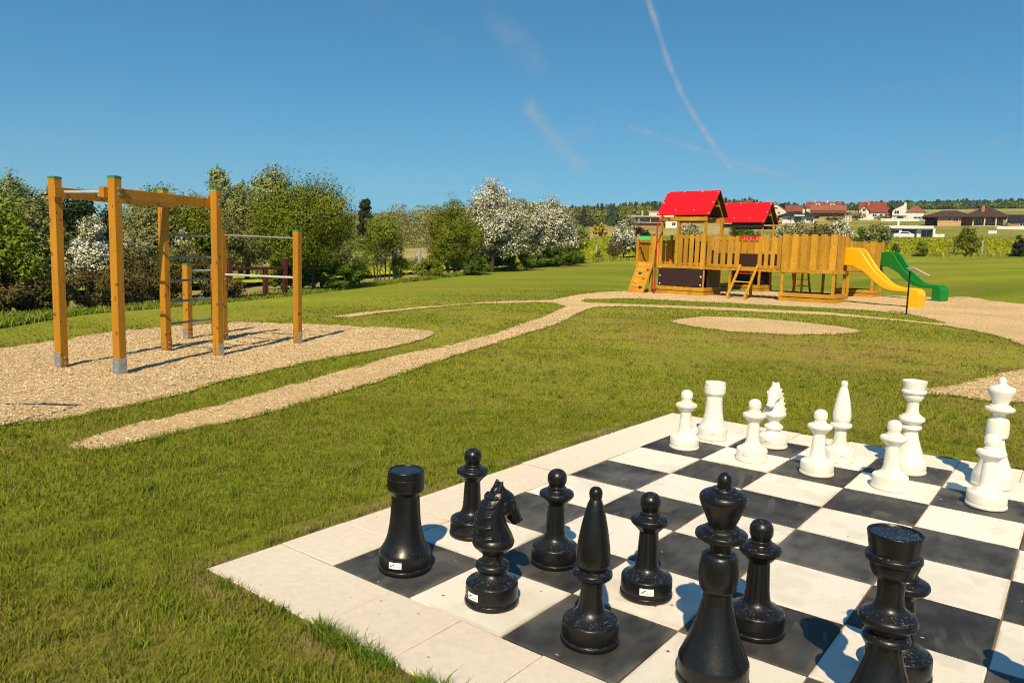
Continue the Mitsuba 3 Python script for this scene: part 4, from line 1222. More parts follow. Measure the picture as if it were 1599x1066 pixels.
def car(base, label, turn):
    hx = House(base, label, turn, name='parked_car', cat='car')
    side = sg.Polygon([(-2.1, .35), (-2.12, .75), (-1.95, .95), (-1.2, 1.02), (-.55, 1.45), (.75, 1.47), (1.5, 1.02), (2.02, .92), (2.12, .6), (2.05, .33)]).buffer(.05).buffer(.03)
    m = trimesh.creation.extrude_polygon(side, 1.66, engine='earcut')
    m.apply_transform(np.array([[1, 0, 0, 0], [0, 0, -1, 1.66], [0, 1, 0, 0], [0, 0, 0, 1.0]]))
    hx.add('body', m, 'm_car')
    g = trimesh.creation.extrude_polygon(sg.Polygon([(-1.02, 1.04), (-.5, 1.38), (.68, 1.40), (1.25, 1.04)]), 1.70, engine='earcut')
    g.apply_transform(np.array([[1, 0, 0, 0], [0, 0, -1, 1.68], [0, 1, 0, 0], [0, 0, 0, 1.0]]))
    hx.add('side_window', g, 'm_glass')
    for xx in (-1.3, 1.3):
        for yy in (.12, 1.54):
            w_ = trimesh.creation.cylinder(.33, .22, sections=20, transform=trimesh.transformations.translation_matrix([xx, yy, .33]) @ trimesh.transformations.rotation_matrix(math.pi / 2, [1, 0, 0]))
            kk = hx.add('wheel', w_, 'm_black_paint')
            hx.add('rim', trimesh.creation.cylinder(.19, .24, sections=16, transform=trimesh.transformations.translation_matrix([xx, yy, .33]) @ trimesh.transformations.rotation_matrix(math.pi / 2, [1, 0, 0])), 'm_zinc', kk)


car((-33.098, 193.721, 7.54), 'white car parked before the modern flat roofed house', 0.05)
# brown bungalow
h = House((-27.507, 259.349, 13.475), 'long bungalow with brown hip roof, orange wall and pillared veranda', size=(1.02, 1.1, .84))
h.body(-8.4, -2.4, -1.0, 9, 3.0, 'm_orange_wall')
h.body(-2.4, 8.0, 2.2, 10, 3.0, 'm_brick_wall')
h.body(-11.8, -8.4, 1.8, 9, 2.8, 'm_brown_panel')
h.hip(-12.6, 1.4, -1.9, 10, 3.0, 5.6, 'm_roof_brown', 5.2)
h.hip(-2.6, 9.9, -1.2, 11, 3.05, 6.5, 'm_roof_brown', 5.0)
h.chimney(2.8, 2.6, 4.5, 7.0, 'm_brick_wall', .8)
for xx in (.6, 3.4, 6.2, 8.8):
    h.add('pillar', box((xx, -.6, 1.2), (.32, .32, 3.4)), 'm_cream_wall')
h.add('veranda_floor', box((4.7, .4, -.25), (9.0, 2.8, .5)), 'm_concrete')
h.window(1.9, 1.4, 1.5, 2.0, 2.18)
h.window(5.2, 1.5, 1.2, 1.3, 2.18)
h.window(7.4, 1.5, 1.0, 1.3, 2.18)
h.window(-5.4, 2.0, .9, .8, -1.02)
h.window(-3.8, 1.9, 1.2, 1.1, -1.02)
# red shed at the right edge
h = House((-14.891, 253.733, 13.066), 'red walled shed with dark roof at the right edge')
h.body(-2.2, 5, 0, 5, 2.4, 'm_brick_wall')
h.gable_x(-2.4, 5, 0, 5, 2.4, 4.2, 'm_roof_dark', 'm_brick_wall')
h.window(.6, 1.3, 1.4, 1.1)
h = House((-15.16, 245.594, 12.176), 'low white wall before the red walled shed', name='garden_wall', cat='wall')
h.body(-4, 6, 0, .3, 1.0, 'm_white_wall', -.6)
# unfinished house at the left
h = House((-134.712, 264.192, 14.185), 'unfinished hillside house with flat concrete terraces and brick walls')
h.body(-8.5, 10, -2, -1.6, 1.9, 'm_brick_wall')
h.body(-5.2, 2.6, 1, 8, 4.4, 'm_brick_wall')
h.add('slab', box((-2, 2.2, 4.75), (13, 9, .5)), 'm_concrete')
h.add('slab', box((-2.4, -.4, 2.1), (19, 5.2, .35)), 'm_concrete')
h.body(-1.2, 7.5, 3, 9, 7.0, 'm_cream_wall')
h.add('slab', box((3.2, 6, 7.15), (9.4, 6.6, .35)), 'm_concrete')
h.body(2.8, 5.6, 0, 3, 4.2, 'm_white_wall')
for xx in (-7.4, -4.6, -.6):
    h.add('pillar', box((xx, -1.5, 3.3), (.3, .3, 2.4)), 'm_concrete')
h.window(-6.2, 3.4, 2.0, 1.6, 1.0)
h.window(-3.2, 3.4, 1.4, 1.4, .98)
h.window(4.2, 3.0, 1.2, 1.6, -.02)
h.chimney(-3.6, 5, 4.9, 7.8, 'm_concrete', .6)
h.chimney(5, 6, 7, 8.6, 'm_cream_wall', .6)
h = House((-124.75, 263.121, 14.142), 'white house with yellow wall seen between the posts of the left tower')
h.body(-3, 2, 0, 6, 3.2, 'm_white_wall')
h.add('roof', box((-.4, 3, 3.35), (5.8, 6.8, .3)), 'm_concrete')
h.body(2.0, 4.4, -.6, 4, 2.4, 'm_orange_wall')
h.window(-.2, 1.7, 1.3, 1.3)
# white hives or crates on the slope
for i, (b, lb) in enumerate((((-27.065, 198.14, 8.28), 'leftmost of the white bags right of the modern house'), ((-26.427, 198.233, 8.364), 'middle white bag right of the modern house'), ((-25.779, 198.326, 8.3), 'rightmost of the white bags right of the modern house'),
                             ((-18.659, 219.561, 10.079), 'leftmost white crate on the slope under the brown bungalow'), ((-18.056, 219.618, 10.086), 'middle white crate on the slope under the brown bungalow'), ((-17.455, 219.674, 10.093), 'rightmost white crate on the slope under the brown bungalow'))):
    hx = House(b, lb, name='white_bag' if i < 3 else 'white_crate', cat='bag' if i < 3 else 'crate')
    m = m3.Manifold.batch_hull([m3.Manifold.sphere(.09, 12).translate((sx * .24, sy * .24, zz)) for sx in (-1, 1) for sy in (-1, 1) for zz in (.05, .62)]).to_mesh()
    hx.add('body', trimesh.Trimesh(m.vert_properties[:, :3], m.tri_verts), 'm_cap_white')
    hx.add('lid', box((0, 0, .72), (.62, .62, .05)), 'm_white_wall')

# ------------------------------------------------------------------ trees, shrubs and woods
STYLES = {  # leaf colours, leaf size, leaves per square metre of crown, crown base, gaps, spray share, bark
    'olive':   dict(c=[(0.125, 0.171, 0.014), (0.171, 0.211, 0.021), (0.091, 0.137, 0.011), (0.211, 0.205, 0.025)], s=.080, d=1500, cb=.0, gap=.18, spray=.14),
    'bright':  dict(c=[(0.171, 0.234, 0.021), (0.137, 0.205, 0.017), (0.234, 0.257, 0.034)], s=.070, d=1100, cb=.10, gap=.34, spray=.14),
    'willow':  dict(c=[(.26, .31, .12), (.32, .36, .16), (.20, .25, .08)], s=.11, d=900, cb=.08, gap=.36, spray=.25),
    'grey':    dict(c=[(0.199, 0.228, 0.068), (0.245, 0.262, 0.093), (0.154, 0.188, 0.048), (0.251, 0.222, 0.097)], s=.095, d=950, cb=.02, gap=.28, spray=.2),
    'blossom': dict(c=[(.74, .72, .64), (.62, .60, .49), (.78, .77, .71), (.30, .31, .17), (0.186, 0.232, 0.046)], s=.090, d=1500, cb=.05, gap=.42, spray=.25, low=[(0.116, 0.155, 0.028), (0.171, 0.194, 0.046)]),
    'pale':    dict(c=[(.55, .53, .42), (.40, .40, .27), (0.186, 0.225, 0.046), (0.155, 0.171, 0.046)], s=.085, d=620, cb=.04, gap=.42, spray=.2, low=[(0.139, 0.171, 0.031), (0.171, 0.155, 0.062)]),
    'scrub':   dict(c=[(0.132, 0.096, 0.040), (0.093, 0.081, 0.028), (0.109, 0.124, 0.022), (0.178, 0.132, 0.062)], s=.050, d=1900, cb=.0, gap=.34, spray=.3),
    'brown':   dict(c=[(0.194, 0.139, 0.078), (0.147, 0.124, 0.054), (0.139, 0.155, 0.046)], s=.14, d=300, cb=.1, gap=.4, spray=.2),
    'dark':    dict(c=[(.030, .050, .020), (.042, .062, .020), (.024, .040, .018)], s=.13, d=620, cb=.04, gap=.2, spray=.1),
    'fir':     dict(c=[(.045, .075, .042), (.060, .090, .042), (.036, .062, .040)], s=.13, d=620, cb=.04, gap=.2, spray=.1),
    'yellow':  dict(c=[(.50, .34, .015), (.42, .28, .02), (0.310, 0.310, 0.031)], s=.14, d=300, cb=.0, gap=.3, spray=.15),
    'leafy':   dict(c=[(0.078, 0.147, 0.016), (0.109, 0.186, 0.019), (0.054, 0.109, 0.012)], s=.070, d=1400, cb=.0, gap=.34, spray=.14),
}


def quads(P, N, S, rng, asp=.62):
    n = len(P)
    a = np.cross(N, rng.normal(size=(n, 3)))
    a /= np.linalg.norm(a, axis=1, keepdims=True) + 1e-9
    b = np.cross(N, a)
    S = np.asarray(S)[:, None] * .5
    v = np.stack([P - a * S, P - b * S * asp + a * S * .15, P + a * S, P + b * S * asp + a * S * .15], 1).reshape(-1, 3)
    k = np.arange(n) * 4
    return v, np.vstack([np.stack([k, k + 1, k + 2], 1), np.stack([k, k + 2, k + 3], 1)])


def tris(P, N, S, rng):
    n = len(P)
    a = np.cross(N, rng.normal(size=(n, 3)))
    a /= np.linalg.norm(a, axis=1, keepdims=True) + 1e-9
    b = np.cross(N, a)
    S = np.asarray(S)[:, None] * .62
    v = np.stack([P - a * S * .75, P + a * S * .6 - b * S * .62, P + a * S * .6 + b * S * .62], 1).reshape(-1, 3)
    return v, np.arange(3 * n).reshape(-1, 3)


def crown(h, w, st, rng, px=1.0, lean=(0, 0)):
    """Leaves of one crown in local coordinates: vertices, faces, colours and lump centres. px: leaf size factor for far trees."""
    cb = h * st['cb']
    a, c = w / 2, (h - cb) / 2
    nl = int(np.clip(10 + 7 * w, 14, 34))
    L = []
    while len(L) < nl:
        q = rng.uniform(-1, 1, 3)
        r = np.linalg.norm(q)
        if .35 < r < .88:
            L.append(q)
    L = np.array(L)
    wide = 1 - .30 * np.clip(L[:, 2], 0, 1) + .04
    R = rng.uniform(.20, .36, nl) * min(w, h - cb) * .62
    ctr = np.c_[L[:, 0] * (a - R * .6) * wide, L[:, 1] * (a - R * .6) * wide, cb + c + L[:, 2] * (c - R * .55)]
    ctr[:, :2] += np.array(lean) * (ctr[:, 2:] / h)
    s = st['s'] * px
    area = 4 * np.pi * ((a * a + 2 * a * c) / 3)
    n = int(np.clip(area * st['d'] / px ** 2 * .45, 600, 42000))
    li = rng.choice(nl, n, p=R ** 2 / (R ** 2).sum())
    dirs = rng.normal(size=(n, 3))
    dirs /= np.linalg.norm(dirs, axis=1, keepdims=True)
    dirs[:, 2] *= .85
    P = ctr[li] + dirs * (R[li] * rng.uniform(.25, 1, n) ** .45)[:, None]
    keep = meshkit.noise(P / (w * .075) + rng.uniform(0, 99), 5) > st['gap'] * rng.uniform(.7, 1.25, n)
    P, dirs, li = P[keep], dirs[keep], li[keep]
    # sprays of twigs that stick out of the crown
    ns = int(n * st['spray'] / 9)
    if ns:
        k = rng.choice(nl, ns)
        d = ctr[k] - np.array([0, 0, cb + c * .35])
        d /= np.linalg.norm(d, axis=1, keepdims=True) + 1e-9
        d = d + rng.normal(0, .45, d.shape) + [0, 0, .35]
        d /= np.linalg.norm(d, axis=1, keepdims=True)
        t = np.tile(np.linspace(.62, 1.38, 9), (ns, 1)) * R[k][:, None]
        Q = (ctr[k][:, None] + d[:, None] * t[..., None]).reshape(-1, 3) + rng.normal(0, s * .35, (ns * 9, 3))
        P, dirs, li = np.vstack([P, Q]), np.vstack([dirs, np.repeat(d, 9, 0)]), np.r_[li, np.repeat(k, 9)]
    m = P[:, 2] > .02
    P, dirs, li = P[m], dirs[m], li[m]
    N = dirs * 1.1 + rng.normal(0, .50, dirs.shape) + [0, 0, .30]
    N /= np.linalg.norm(N, axis=1, keepdims=True)
    v, f = tris(P, N, s * rng.uniform(.65, 1.45, len(P)), rng)
    cols = np.array(st['c'])
    hue = rng.integers(0, len(cols), nl)
    ci = np.where(rng.random(len(P)) < .45, hue[li], rng.integers(0, len(cols), len(P)))
    cc = cols[ci]
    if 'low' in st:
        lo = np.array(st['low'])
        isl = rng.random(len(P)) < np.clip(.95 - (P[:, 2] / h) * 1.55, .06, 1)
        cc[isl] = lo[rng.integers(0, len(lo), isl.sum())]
    cc = cc * rng.uniform(.82, 1.2, (len(P), 1))
    return v, f, np.repeat(cc, 3, 0), ctr, R


TREE_N = [0]


def tree(base, style, label, name='tree', cat='tree', px=None, trunk=.06, group='', lean=(0, 0), stems=1):
    x, y, zb, h, w = base
    z = gz(x, y)
    h = h + (zb - z)
    TREE_N[0] += 1
    rng = np.random.default_rng(100 + TREE_N[0])
    dist = math.hypot(x - CAM_AT[0], y - CAM_AT[1])
    px = px or max(1.0, dist / 42)
    st = STYLES[style]
    v, f, c, ctr, R = crown(h, w, st, rng, px, lean)
    key = thing(name, label, cat, group or ('shrubs round the lawn' if cat == 'shrub' else 'trees round the lawn'))
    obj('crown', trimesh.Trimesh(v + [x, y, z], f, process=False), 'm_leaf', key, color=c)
    ms = []
    for s in range(stems):
        o = np.array([rng.normal(0, .09 * w), rng.normal(0, .09 * w), 0]) * (stems > 1)
        top = np.array([lean[0] * .6 + rng.normal(0, .03 * w), lean[1] * .6 + rng.normal(0, .03 * w), h * .62]) + o * 1.6
        tp = [o + [0, 0, -.15], o + (top - o) * .3 + rng.normal(0, .02 * w, 3), o + (top - o) * .65 + rng.normal(0, .02 * w, 3), top]
        r0 = trunk * h * .5 / math.sqrt(stems)
        ms.append(tube(tp, [r0 * 1.2, r0 * .85, r0 * .55, r0 * .15], 7, False))
        for i in rng.choice(len(ctr), min(len(ctr), 9 if dist < 70 else 5), replace=False):
            t = rng.uniform(.25, .75)
            b = np.array(tp[0]) * (1 - t) + np.array(tp[3]) * t
            mid = (b + ctr[i]) / 2 + [0, 0, -.05 * h] + rng.normal(0, .02 * w, 3)
            e = ctr[i] + (ctr[i] - b) / (np.linalg.norm(ctr[i] - b) + 1e-6) * R[i] * .6
            ms.append(tube([b, mid, ctr[i], e], [r0 * .42, r0 * .3, r0 * .16, r0 * .05], 5, False))
    obj('trunk', trimesh.Trimesh(cat_(ms).vertices + [x, y, z], cat_(ms).faces, process=False), 'm_bark', key)
    return key


# the hedgerow along the left and middle of the lawn, from left to right
tree((-15.156, 3.81, -0.065, 2.481, 2.005), 'bright', 'young yellow-green tree with dark trunk at the left edge', trunk=.05)
tree((-15.423, 2.942, -0.202, 2.176, 1.94), 'olive', 'olive green tree just outside the left edge')
tree((-15.131, 4.479, -0.092, 0.909, 1.657), 'scrub', 'twiggy brown thicket left of the first post of the workout frame', 'shrub', 'shrub')
tree((-14.807, 3.59, -0.057, 0.703, 1.434), 'scrub', 'twiggy brown thicket at the left edge under the young tree', 'shrub', 'shrub')
tree((-16.659, 6.045, -0.205, 1.061, 1.879), 'scrub', 'twiggy brown thicket between the first two tall posts', 'shrub', 'shrub')
tree((-17.973, 7.978, -0.25, 1.561, 2.294), 'scrub', 'dense brown hedge shrub behind the second and third post', 'shrub', 'shrub')
tree((-19.126, 10.08, -0.262, 1.562, 2.162), 'scrub', 'dense brown hedge shrub behind the short green capped post', 'shrub', 'shrub')
tree((-20.273, 7.766, -0.262, 2.515, 1.532), 'blossom', 'white blossoming tree between the two nearest tall posts', trunk=.05, px=.62)
tree((-20.743, 9.143, -0.373, 2.362, 1.47), 'pale', 'pale blossoming tree just right of the second tall post', trunk=.05, px=.7)
tree((-18.69, 6.366, -0.256, 1.347, 0.745), 'pale', 'small pale blossoming shrub right of the first post', 'shrub', 'shrub')
tree((-22.737, 6.973, -0.545, 3.304, 2.529), 'grey', 'grey-green leafing tree behind the first post', trunk=.05)
tree((-28.62, 11.138, -0.881, 4.444, 2.786), 'dark', 'dark evergreen tree behind the white blossoming tree', trunk=.05)
tree((-26.844, 12.598, -0.714, 4.152, 3.045), 'grey', 'grey-green tree behind the second tall post', trunk=.05)
tree((-26.971, 14.492, -0.668, 4.264, 3.205), 'olive', 'olive tree behind the back post of the frame', trunk=.05)
tree((-21.878, 11.304, -0.382, 2.302, 1.534), 'pale', 'low pale flowering tree below the frame beams', trunk=.05)
tree((-56.018, 17.828, -1.456, 7.71, 5.282), 'willow', 'tall pale willow rising at the far left', trunk=.05)
tree((-56.979, 21.031, -1.534, 7.265, 3.734), 'willow', 'pale willow just right of the far left willow', trunk=.05)
tree((-52.414, 26.293, -1.14, 7.108, 5.26), 'willow', 'pale round willow behind the timber beams', trunk=.05)
tree((-53.835, 31.941, -1.086, 9.243, 3.455), 'willow', 'slender pale poplar with feathery top', trunk=.04)
tree((-54.637, 34.44, -1.132, 8.98, 3.485), 'willow', 'second slender pale poplar right of the feathery one', trunk=.04)
tree((-44.829, 31.119, -0.892, 8.229, 5.185), 'willow', 'broad pale willow behind the big hedge tree', trunk=.05)
tree((-49.414, 27.623, -1.255, 6.509, 3.775), 'willow', 'low pale willow left of the feathery poplar', trunk=.05)
tree((-34.253, 21.767, -0.847, 5.365, 4.246), 'grey', 'grey-green tree behind the timber rail', trunk=.05)
tree((-33.244, 19.611, -0.825, 4.027, 3.007), 'grey', 'shaggy grey-green tree left of the timber rail', trunk=.05)
tree((-28.319, 16.157, -0.588, 1.982, 1.711), 'pale', 'small pale shrub beside the timber rail', 'shrub', 'shrub')
tree((-18.543, 11.064, -0.096, 0.638, 1), 'scrub', 'leafy scrub round the foot of the timber rail', 'shrub', 'shrub')
tree((-21.911, 16.724, -0.203, 4.689, 4.983), 'olive', 'big broad olive green hedge tree in the middle left', trunk=.05, stems=3, px=.85)
tree((-21.807, 17.663, -0.268, 1.429, 2.875), 'leafy', 'low dark leafy shrub under the big hedge tree', 'shrub', 'shrub')
tree((-24.239, 16.938, -0.384, 1.605, 2.153), 'olive', 'drooping olive shrub left of the big hedge tree', 'shrub', 'shrub')
tree((-76.069, 67.299, 0.591, 9.117, 2.624), 'dark', 'single dark conifer peeping over the hedge', 'conifer', 'tree', trunk=.04)
tree((-24.621, 22.82, -0.278, 3.739, 2.609), 'bright', 'yellow-green tree with several thin trunks', trunk=.045, stems=5)
tree((-24.668, 24.229, -0.173, 1.526, 1.473), 'bright', 'small fresh green shrub right of the many stemmed tree', 'shrub', 'shrub')
tree((-29.019, 29.785, -0.223, 1.699, 1.292), 'pale', 'small pale flowering shrub by a fence post', 'shrub', 'shrub')
tree((-27.093, 28.87, -0.165, 1.374, 1.966), 'olive', 'low olive shrub left of the round olive tree', 'shrub', 'shrub')
tree((-29.49, 33.469, -0.112, 5.011, 4.073), 'olive', 'round olive tree left of the white cherry', trunk=.05, stems=3)
tree((-28.668, 34.193, 0, 1.659, 3.262), 'leafy', 'low leafy shrub at the foot of the round olive tree', 'shrub', 'shrub')
tree((-31.428, 39.707, -0.002, 6.671, 4.959), 'blossom', 'tallest white blossoming cherry in the hedge', trunk=.05, stems=2)
tree((-33.214, 45.922, 0.217, 5.523, 4.284), 'blossom', 'white cherry second from left in the blossoming row', trunk=.05)
tree((-33.673, 50.515, 0.478, 5.825, 4.995), 'blossom', 'white cherry third from left in the blossoming row', trunk=.05)
tree((-34.326, 54.89, 0.649, 4.431, 2.878), 'bright', 'yellow-green tree ending the blossoming row', trunk=.05)
tree((-32.11, 42.994, 0.06, 1.827, 5.332), 'leafy', 'dark undergrowth beneath the white cherries', 'shrub', 'shrub')
tree((-32.667, 49.992, 0.563, 1.8, 4.808), 'leafy', 'dark undergrowth right of the white cherries', 'shrub', 'shrub')
tree((-38.7, 66.308, 0.921, 1.272, 1.215), 'bright', 'small fresh shrub by the fence in the gap', 'shrub', 'shrub')
tree((-38.474, 71.069, 1.117, 4.597, 3.245), 'blossom', 'small white blossoming tree left of the playground', trunk=.05)
tree((-38.321, 68.854, 1.027, 2.255, 2.07), 'scrub', 'bare brown shrub beside the small blossoming tree', 'shrub', 'shrub')
tree((-44.31, 86.112, 1.871, 3.801, 3.679), 'dark', 'dark round shrub behind the left end of the playground', 'shrub', 'shrub')
tree((-117.188, 196.709, 7.473, 3.47, 5.462), 'yellow', 'bright yellow flowering shrub beyond the crop field', 'shrub', 'shrub')
tree((-47.235, 106.966, 4.134, 3.517, 4.551), 'pale', 'pale blossoming tree seen through the left tower', trunk=.05)
tree((-36.942, 102.596, 3.514, 3.496, 5.444), 'leafy', 'dark green shrub seen through the rear tower', 'shrub', 'shrub')
tree((-31.792, 102.297, 3.511, 3.472, 4.042), 'pale', 'pale blossoming shrub right of the rear red roof', 'shrub', 'shrub')
tree((-30.185, 104.907, 3.607, 3.771, 4.973), 'pale', 'pale blossoming shrub behind the left end of the slide tower', 'shrub', 'shrub')
tree((-26.962, 103.768, 3.636, 3.584, 4.318), 'brown', 'brown leafing shrub between the blossoming shrubs', 'shrub', 'shrub')
tree((-25.006, 106.361, 3.739, 3.87, 4.006), 'blossom', 'white blossoming shrub behind the right end of the slide tower', 'shrub', 'shrub')
tree((-22.008, 105.031, 3.591, 3.013, 2.201), 'leafy', 'small round green shrub right of the blossoming shrubs', 'shrub', 'shrub')
tree((-19.162, 101.562, 3.401, 3.357, 3.882), 'grey', 'grey-green shrub before the modern flat roofed house', 'shrub', 'shrub')
tree((-19.883, 100.384, 3.439, 3.102, 1.77), 'pale', 'pale blossoms left of the grey-green shrub', 'shrub', 'shrub')
tree((-15.427, 93.132, 3.21, 0.944, 1.173), 'leafy', 'tiny green shrub in the field edge', 'shrub', 'shrub')
tree((-12.701, 93.609, 3.278, 1.215, 1.733), 'bright', 'thin green shrub before the modern house', 'shrub', 'shrub')
tree((-8.662, 95.177, 3.538, 2.393, 2.988), 'olive', 'round bushy tree alone at the field edge', trunk=.07)
tree((-3.759, 94.621, 3.486, 1.757, 2.048), 'dark', 'dark shrub at the right edge of the field', 'shrub', 'shrub')
tree((-15.823, 4.33, -0.12, 0.575, 1.266), 'leafy', 'low green undergrowth left of the first post', 'shrub', 'shrub')
tree((-17.333, 6.995, -0.256, 1.029, 1.665), 'scrub', 'brown undergrowth behind the second tall post', 'shrub', 'shrub')
tree((-18.567, 9.016, -0.307, 1.447, 1.679), 'olive', 'olive undergrowth behind the back post of the frame', 'shrub', 'shrub')
tree((-19.635, 11.195, -0.328, 0.62, 1.24), 'scrub', 'brown undergrowth left of the timber rail', 'shrub', 'shrub')
tree((-23.204, 16.664, -0.349, 0.809, 1.834), 'leafy', 'green undergrowth right of the timber rail', 'shrub', 'shrub')
tree((-23.796, 20.739, -0.351, 1.512, 1.755), 'leafy', 'green undergrowth between the big hedge tree and the many stemmed tree', 'shrub', 'shrub')
# planting round the houses
tree((-73.092, 321.178, 18.748, 4.027, 6.63), 'pale', 'pale blossoming tree before the dark red roofed house', px=4)
tree((-77.797, 325.602, 19.252, 3.341, 5.728), 'brown', 'brown shrub left of the dark red roofed house', 'shrub', 'shrub', px=4)
tree((-65.565, 320.09, 18.423, 2.472, 4.507), 'pale', 'pale shrub under the windows of the dark red roofed house', 'shrub', 'shrub', px=4)
tree((-62.657, 319.315, 18.376, 2.698, 4.471), 'grey', 'grey-green shrub right of the dark red roofed house', 'shrub', 'shrub', px=4)
tree((-63.514, 331.535, 19.269, 6.337, 3.084), 'dark', 'slim dark conifer between the two white houses', 'conifer', 'tree', px=4)
tree((-47.442, 312.469, 17.984, 2.797, 5.191), 'olive', 'round olive tree right of the house with sloping parapet', px=4)
tree((-140.463, 433.947, 30.296, 5.389, 3.281), 'dark', 'dark conifer above the red roof', 'conifer', 'tree', px=6)
tree((-137.612, 441.957, 30.769, 4.358, 3.315), 'dark', 'second dark conifer right of the one above the red roof', 'conifer', 'tree', px=6)
tree((-97.841, 294.469, 16.664, 3.454, 6), 'grey', 'grey-green shrub left of the black roofed bungalow', 'shrub', 'shrub', px=4)
tree((-79.84, 308.36, 17.348, 2.962, 6), 'brown', 'brown shrub right of the tiled roof', 'shrub', 'shrub', px=4)
tree((-137.294, 252.109, 13.122, 4.779, 6.297), 'pale', 'pale blossoming tree left of the unfinished house', px=4)


def wood(name, label, polys, n, styles, hh, ww, seed, leaves=46, sz=1.5):
    rng = np.random.default_rng(seed)
    Vs, Fs, Cs, k = [], [], [], 0
    poly = unary_union([sg.Polygon(p) for p in polys])
    x0, y0, x1, y1 = poly.bounds
    pts = np.c_[rng.uniform(x0, x1, n * 14), rng.uniform(y0, y1, n * 14)]
    pts = pts[shapely.contains_xy(poly, pts[:, 0], pts[:, 1])][:n]
    zs = ground(pts[:, 0], pts[:, 1])
    for (x, y), z in zip(pts, zs):
        st = STYLES[styles[rng.integers(len(styles))]]
        con = st in (STYLES['dark'], STYLES['fir'])
        h = rng.uniform(*hh) * (1.15 if con else 1)
        w = rng.uniform(*ww) * (.62 if con else 1)
        t = rng.uniform(.04, 1, leaves)
        if con:
            r = w / 2 * (1.04 - t) ** .8
        else:
            r = w / 2 * np.sqrt(np.clip(1 - ((t - .52) / .52) ** 2, .02, 1)) * (.8 + .4 * rng.random(leaves))
        a = rng.uniform(0, 2 * np.pi, leaves)
        r = r * rng.uniform(.35, 1, leaves) ** .4 * (.75 + .5 * meshkit.noise(np.c_[np.cos(a) * 1.6 + x, np.sin(a) * 1.6 + y, t * 5], 3))
        P = np.c_[x + r * np.cos(a), y + r * np.sin(a), z + t * h]
        N = np.c_[np.cos(a), np.sin(a), rng.uniform(-.1, .9, leaves)] + rng.normal(0, .35, (leaves, 3))
        N /= np.linalg.norm(N, axis=1, keepdims=True)
        v, f = tris(P, N, sz * rng.uniform(.6, 1.5, leaves), rng)
        c = np.array(st['c'])[rng.integers(0, len(st['c']), leaves)] * rng.uniform(.8, 1.25, (leaves, 1)) * rng.uniform(.75, 1.25)
        Vs.append(v); Fs.append(f + k); Cs.append(np.repeat(c, 3, 0))
        k += len(v)
    obj(name, trimesh.Trimesh(np.vstack(Vs), np.vstack(Fs), process=False), 'm_leaf', color=np.vstack(Cs), label=label, cat='forest', kind='stuff')


wood('forest', 'far forest of conifers and leafing trees along the ridge behind the houses',
     [[(-234.625, 658.513, 42.578)[:2], (-191.482, 728.479, 46.397)[:2], (-115.765, 744.5, 46.755)[:2], (-29.327, 753.157, 46.591)[:2], (27.846, 1145.06, 69.429)[:2], (-229.622, 1121.58, 70.053)[:2], (-344.145, 963.441, 61.555)[:2]]], 1700, ['fir', 'fir', 'fir', 'fir', 'fir', 'leafy'], (4.5, 7.5), (12, 18), 21, 120, 2.0)
wood('forest', 'mixed wood of dark conifers and brown trees left of the unfinished house',
     [[(-195.288, 287.686, 15.853)[:2], (-169.575, 295.895, 16.255)[:2], (-156.467, 295.462, 16.23)[:2], (-140.055, 333.23, 18.097)[:2], (-149.307, 416.611, 23.999)[:2], (-213.782, 594.273, 33.561)[:2], (-271.148, 509.698, 29.251)[:2], (-324.722, 477.204, 25.264)[:2]]], 480, ['dark', 'fir', 'brown', 'olive', 'brown'], (6, 9.5), (6, 9), 22, 260, 1.0)
wood('forest', 'brownish far wood behind the gap in the hedge',
     [[(-150.494, 130.3, 1.397)[:2], (-129.013, 151.672, 2.324)[:2], (-136.282, 205.362, 6.55)[:2], (-245.249, 367.979, 12.402)[:2], (-298.39, 326.215, 10.354)[:2], (-343.536, 278.213, 4.523)[:2]]], 240, ['brown', 'brown', 'olive', 'grey', 'grey'], (8, 13), (7, 11), 23, 520, .55)
wood('forest', 'leafing wood filling the valley behind the left hedgerow',
     [[(-71.117, 11.274, -2.084)[:2], (-68.603, 21.185, -2.072)[:2], (-67.055, 37.059, -1.542)[:2], (-81.681, 68.439, -0.44)[:2], (-194.027, 162.464, -0.858)[:2], (-216.854, 102.038, -2.424)[:2], (-223.059, 39.272, -3.605)[:2]]], 170, ['grey', 'olive', 'willow', 'grey', 'bright'], (5, 8.5), (6, 9), 24, 700, .40)

# ------------------------------------------------------------------ grass
BOARD = sg.box(BX0 - .004, BY0 - .004, BX1 + .004, BY1 + .004)
BEDS = unary_union([WORK.buffer(-.03), PLAYBED.buffer(-.03), OVAL.buffer(-.03), SIDE.buffer(-.03), BOARD])
CX, CY = CAM_AT[:2]
AZ = math.atan2(CAM_DIR[1], CAM_DIR[0])


LIPS = unary_union([WORK, PLAYBED, OVAL, SIDE]).simplify(.03)
shapely.prepare(LIPS)


def blades(P, z, H, W, col_, rng, bend=.55):
    n = len(P)
    a = rng.uniform(0, 2 * np.pi, n)
    s = np.c_[np.cos(a), np.sin(a), np.zeros(n)]
    b = rng.uniform(0, 2 * np.pi, n)
    lean = np.c_[np.cos(b), np.sin(b)] * (rng.uniform(.1, 1, n) * bend * H)[:, None]
    p0 = np.c_[P, z]
    p1 = p0 + np.c_[lean * .35, H * .55]
    p2 = p0 + np.c_[lean, H * rng.uniform(.8, 1.0, n)]
    w = s * (W / 2)[:, None]
    v = np.stack([p0 - w, p0 + w, p1 + w * .8, p1 - w * .8, p2], 1).reshape(-1, 3)
    k = np.arange(n) * 5
    f = np.vstack([np.stack([k, k + 1, k + 2], 1), np.stack([k, k + 2, k + 3], 1), np.stack([k + 3, k + 2, k + 4], 1)])
    return v, f, np.repeat(col_, 5, 0)


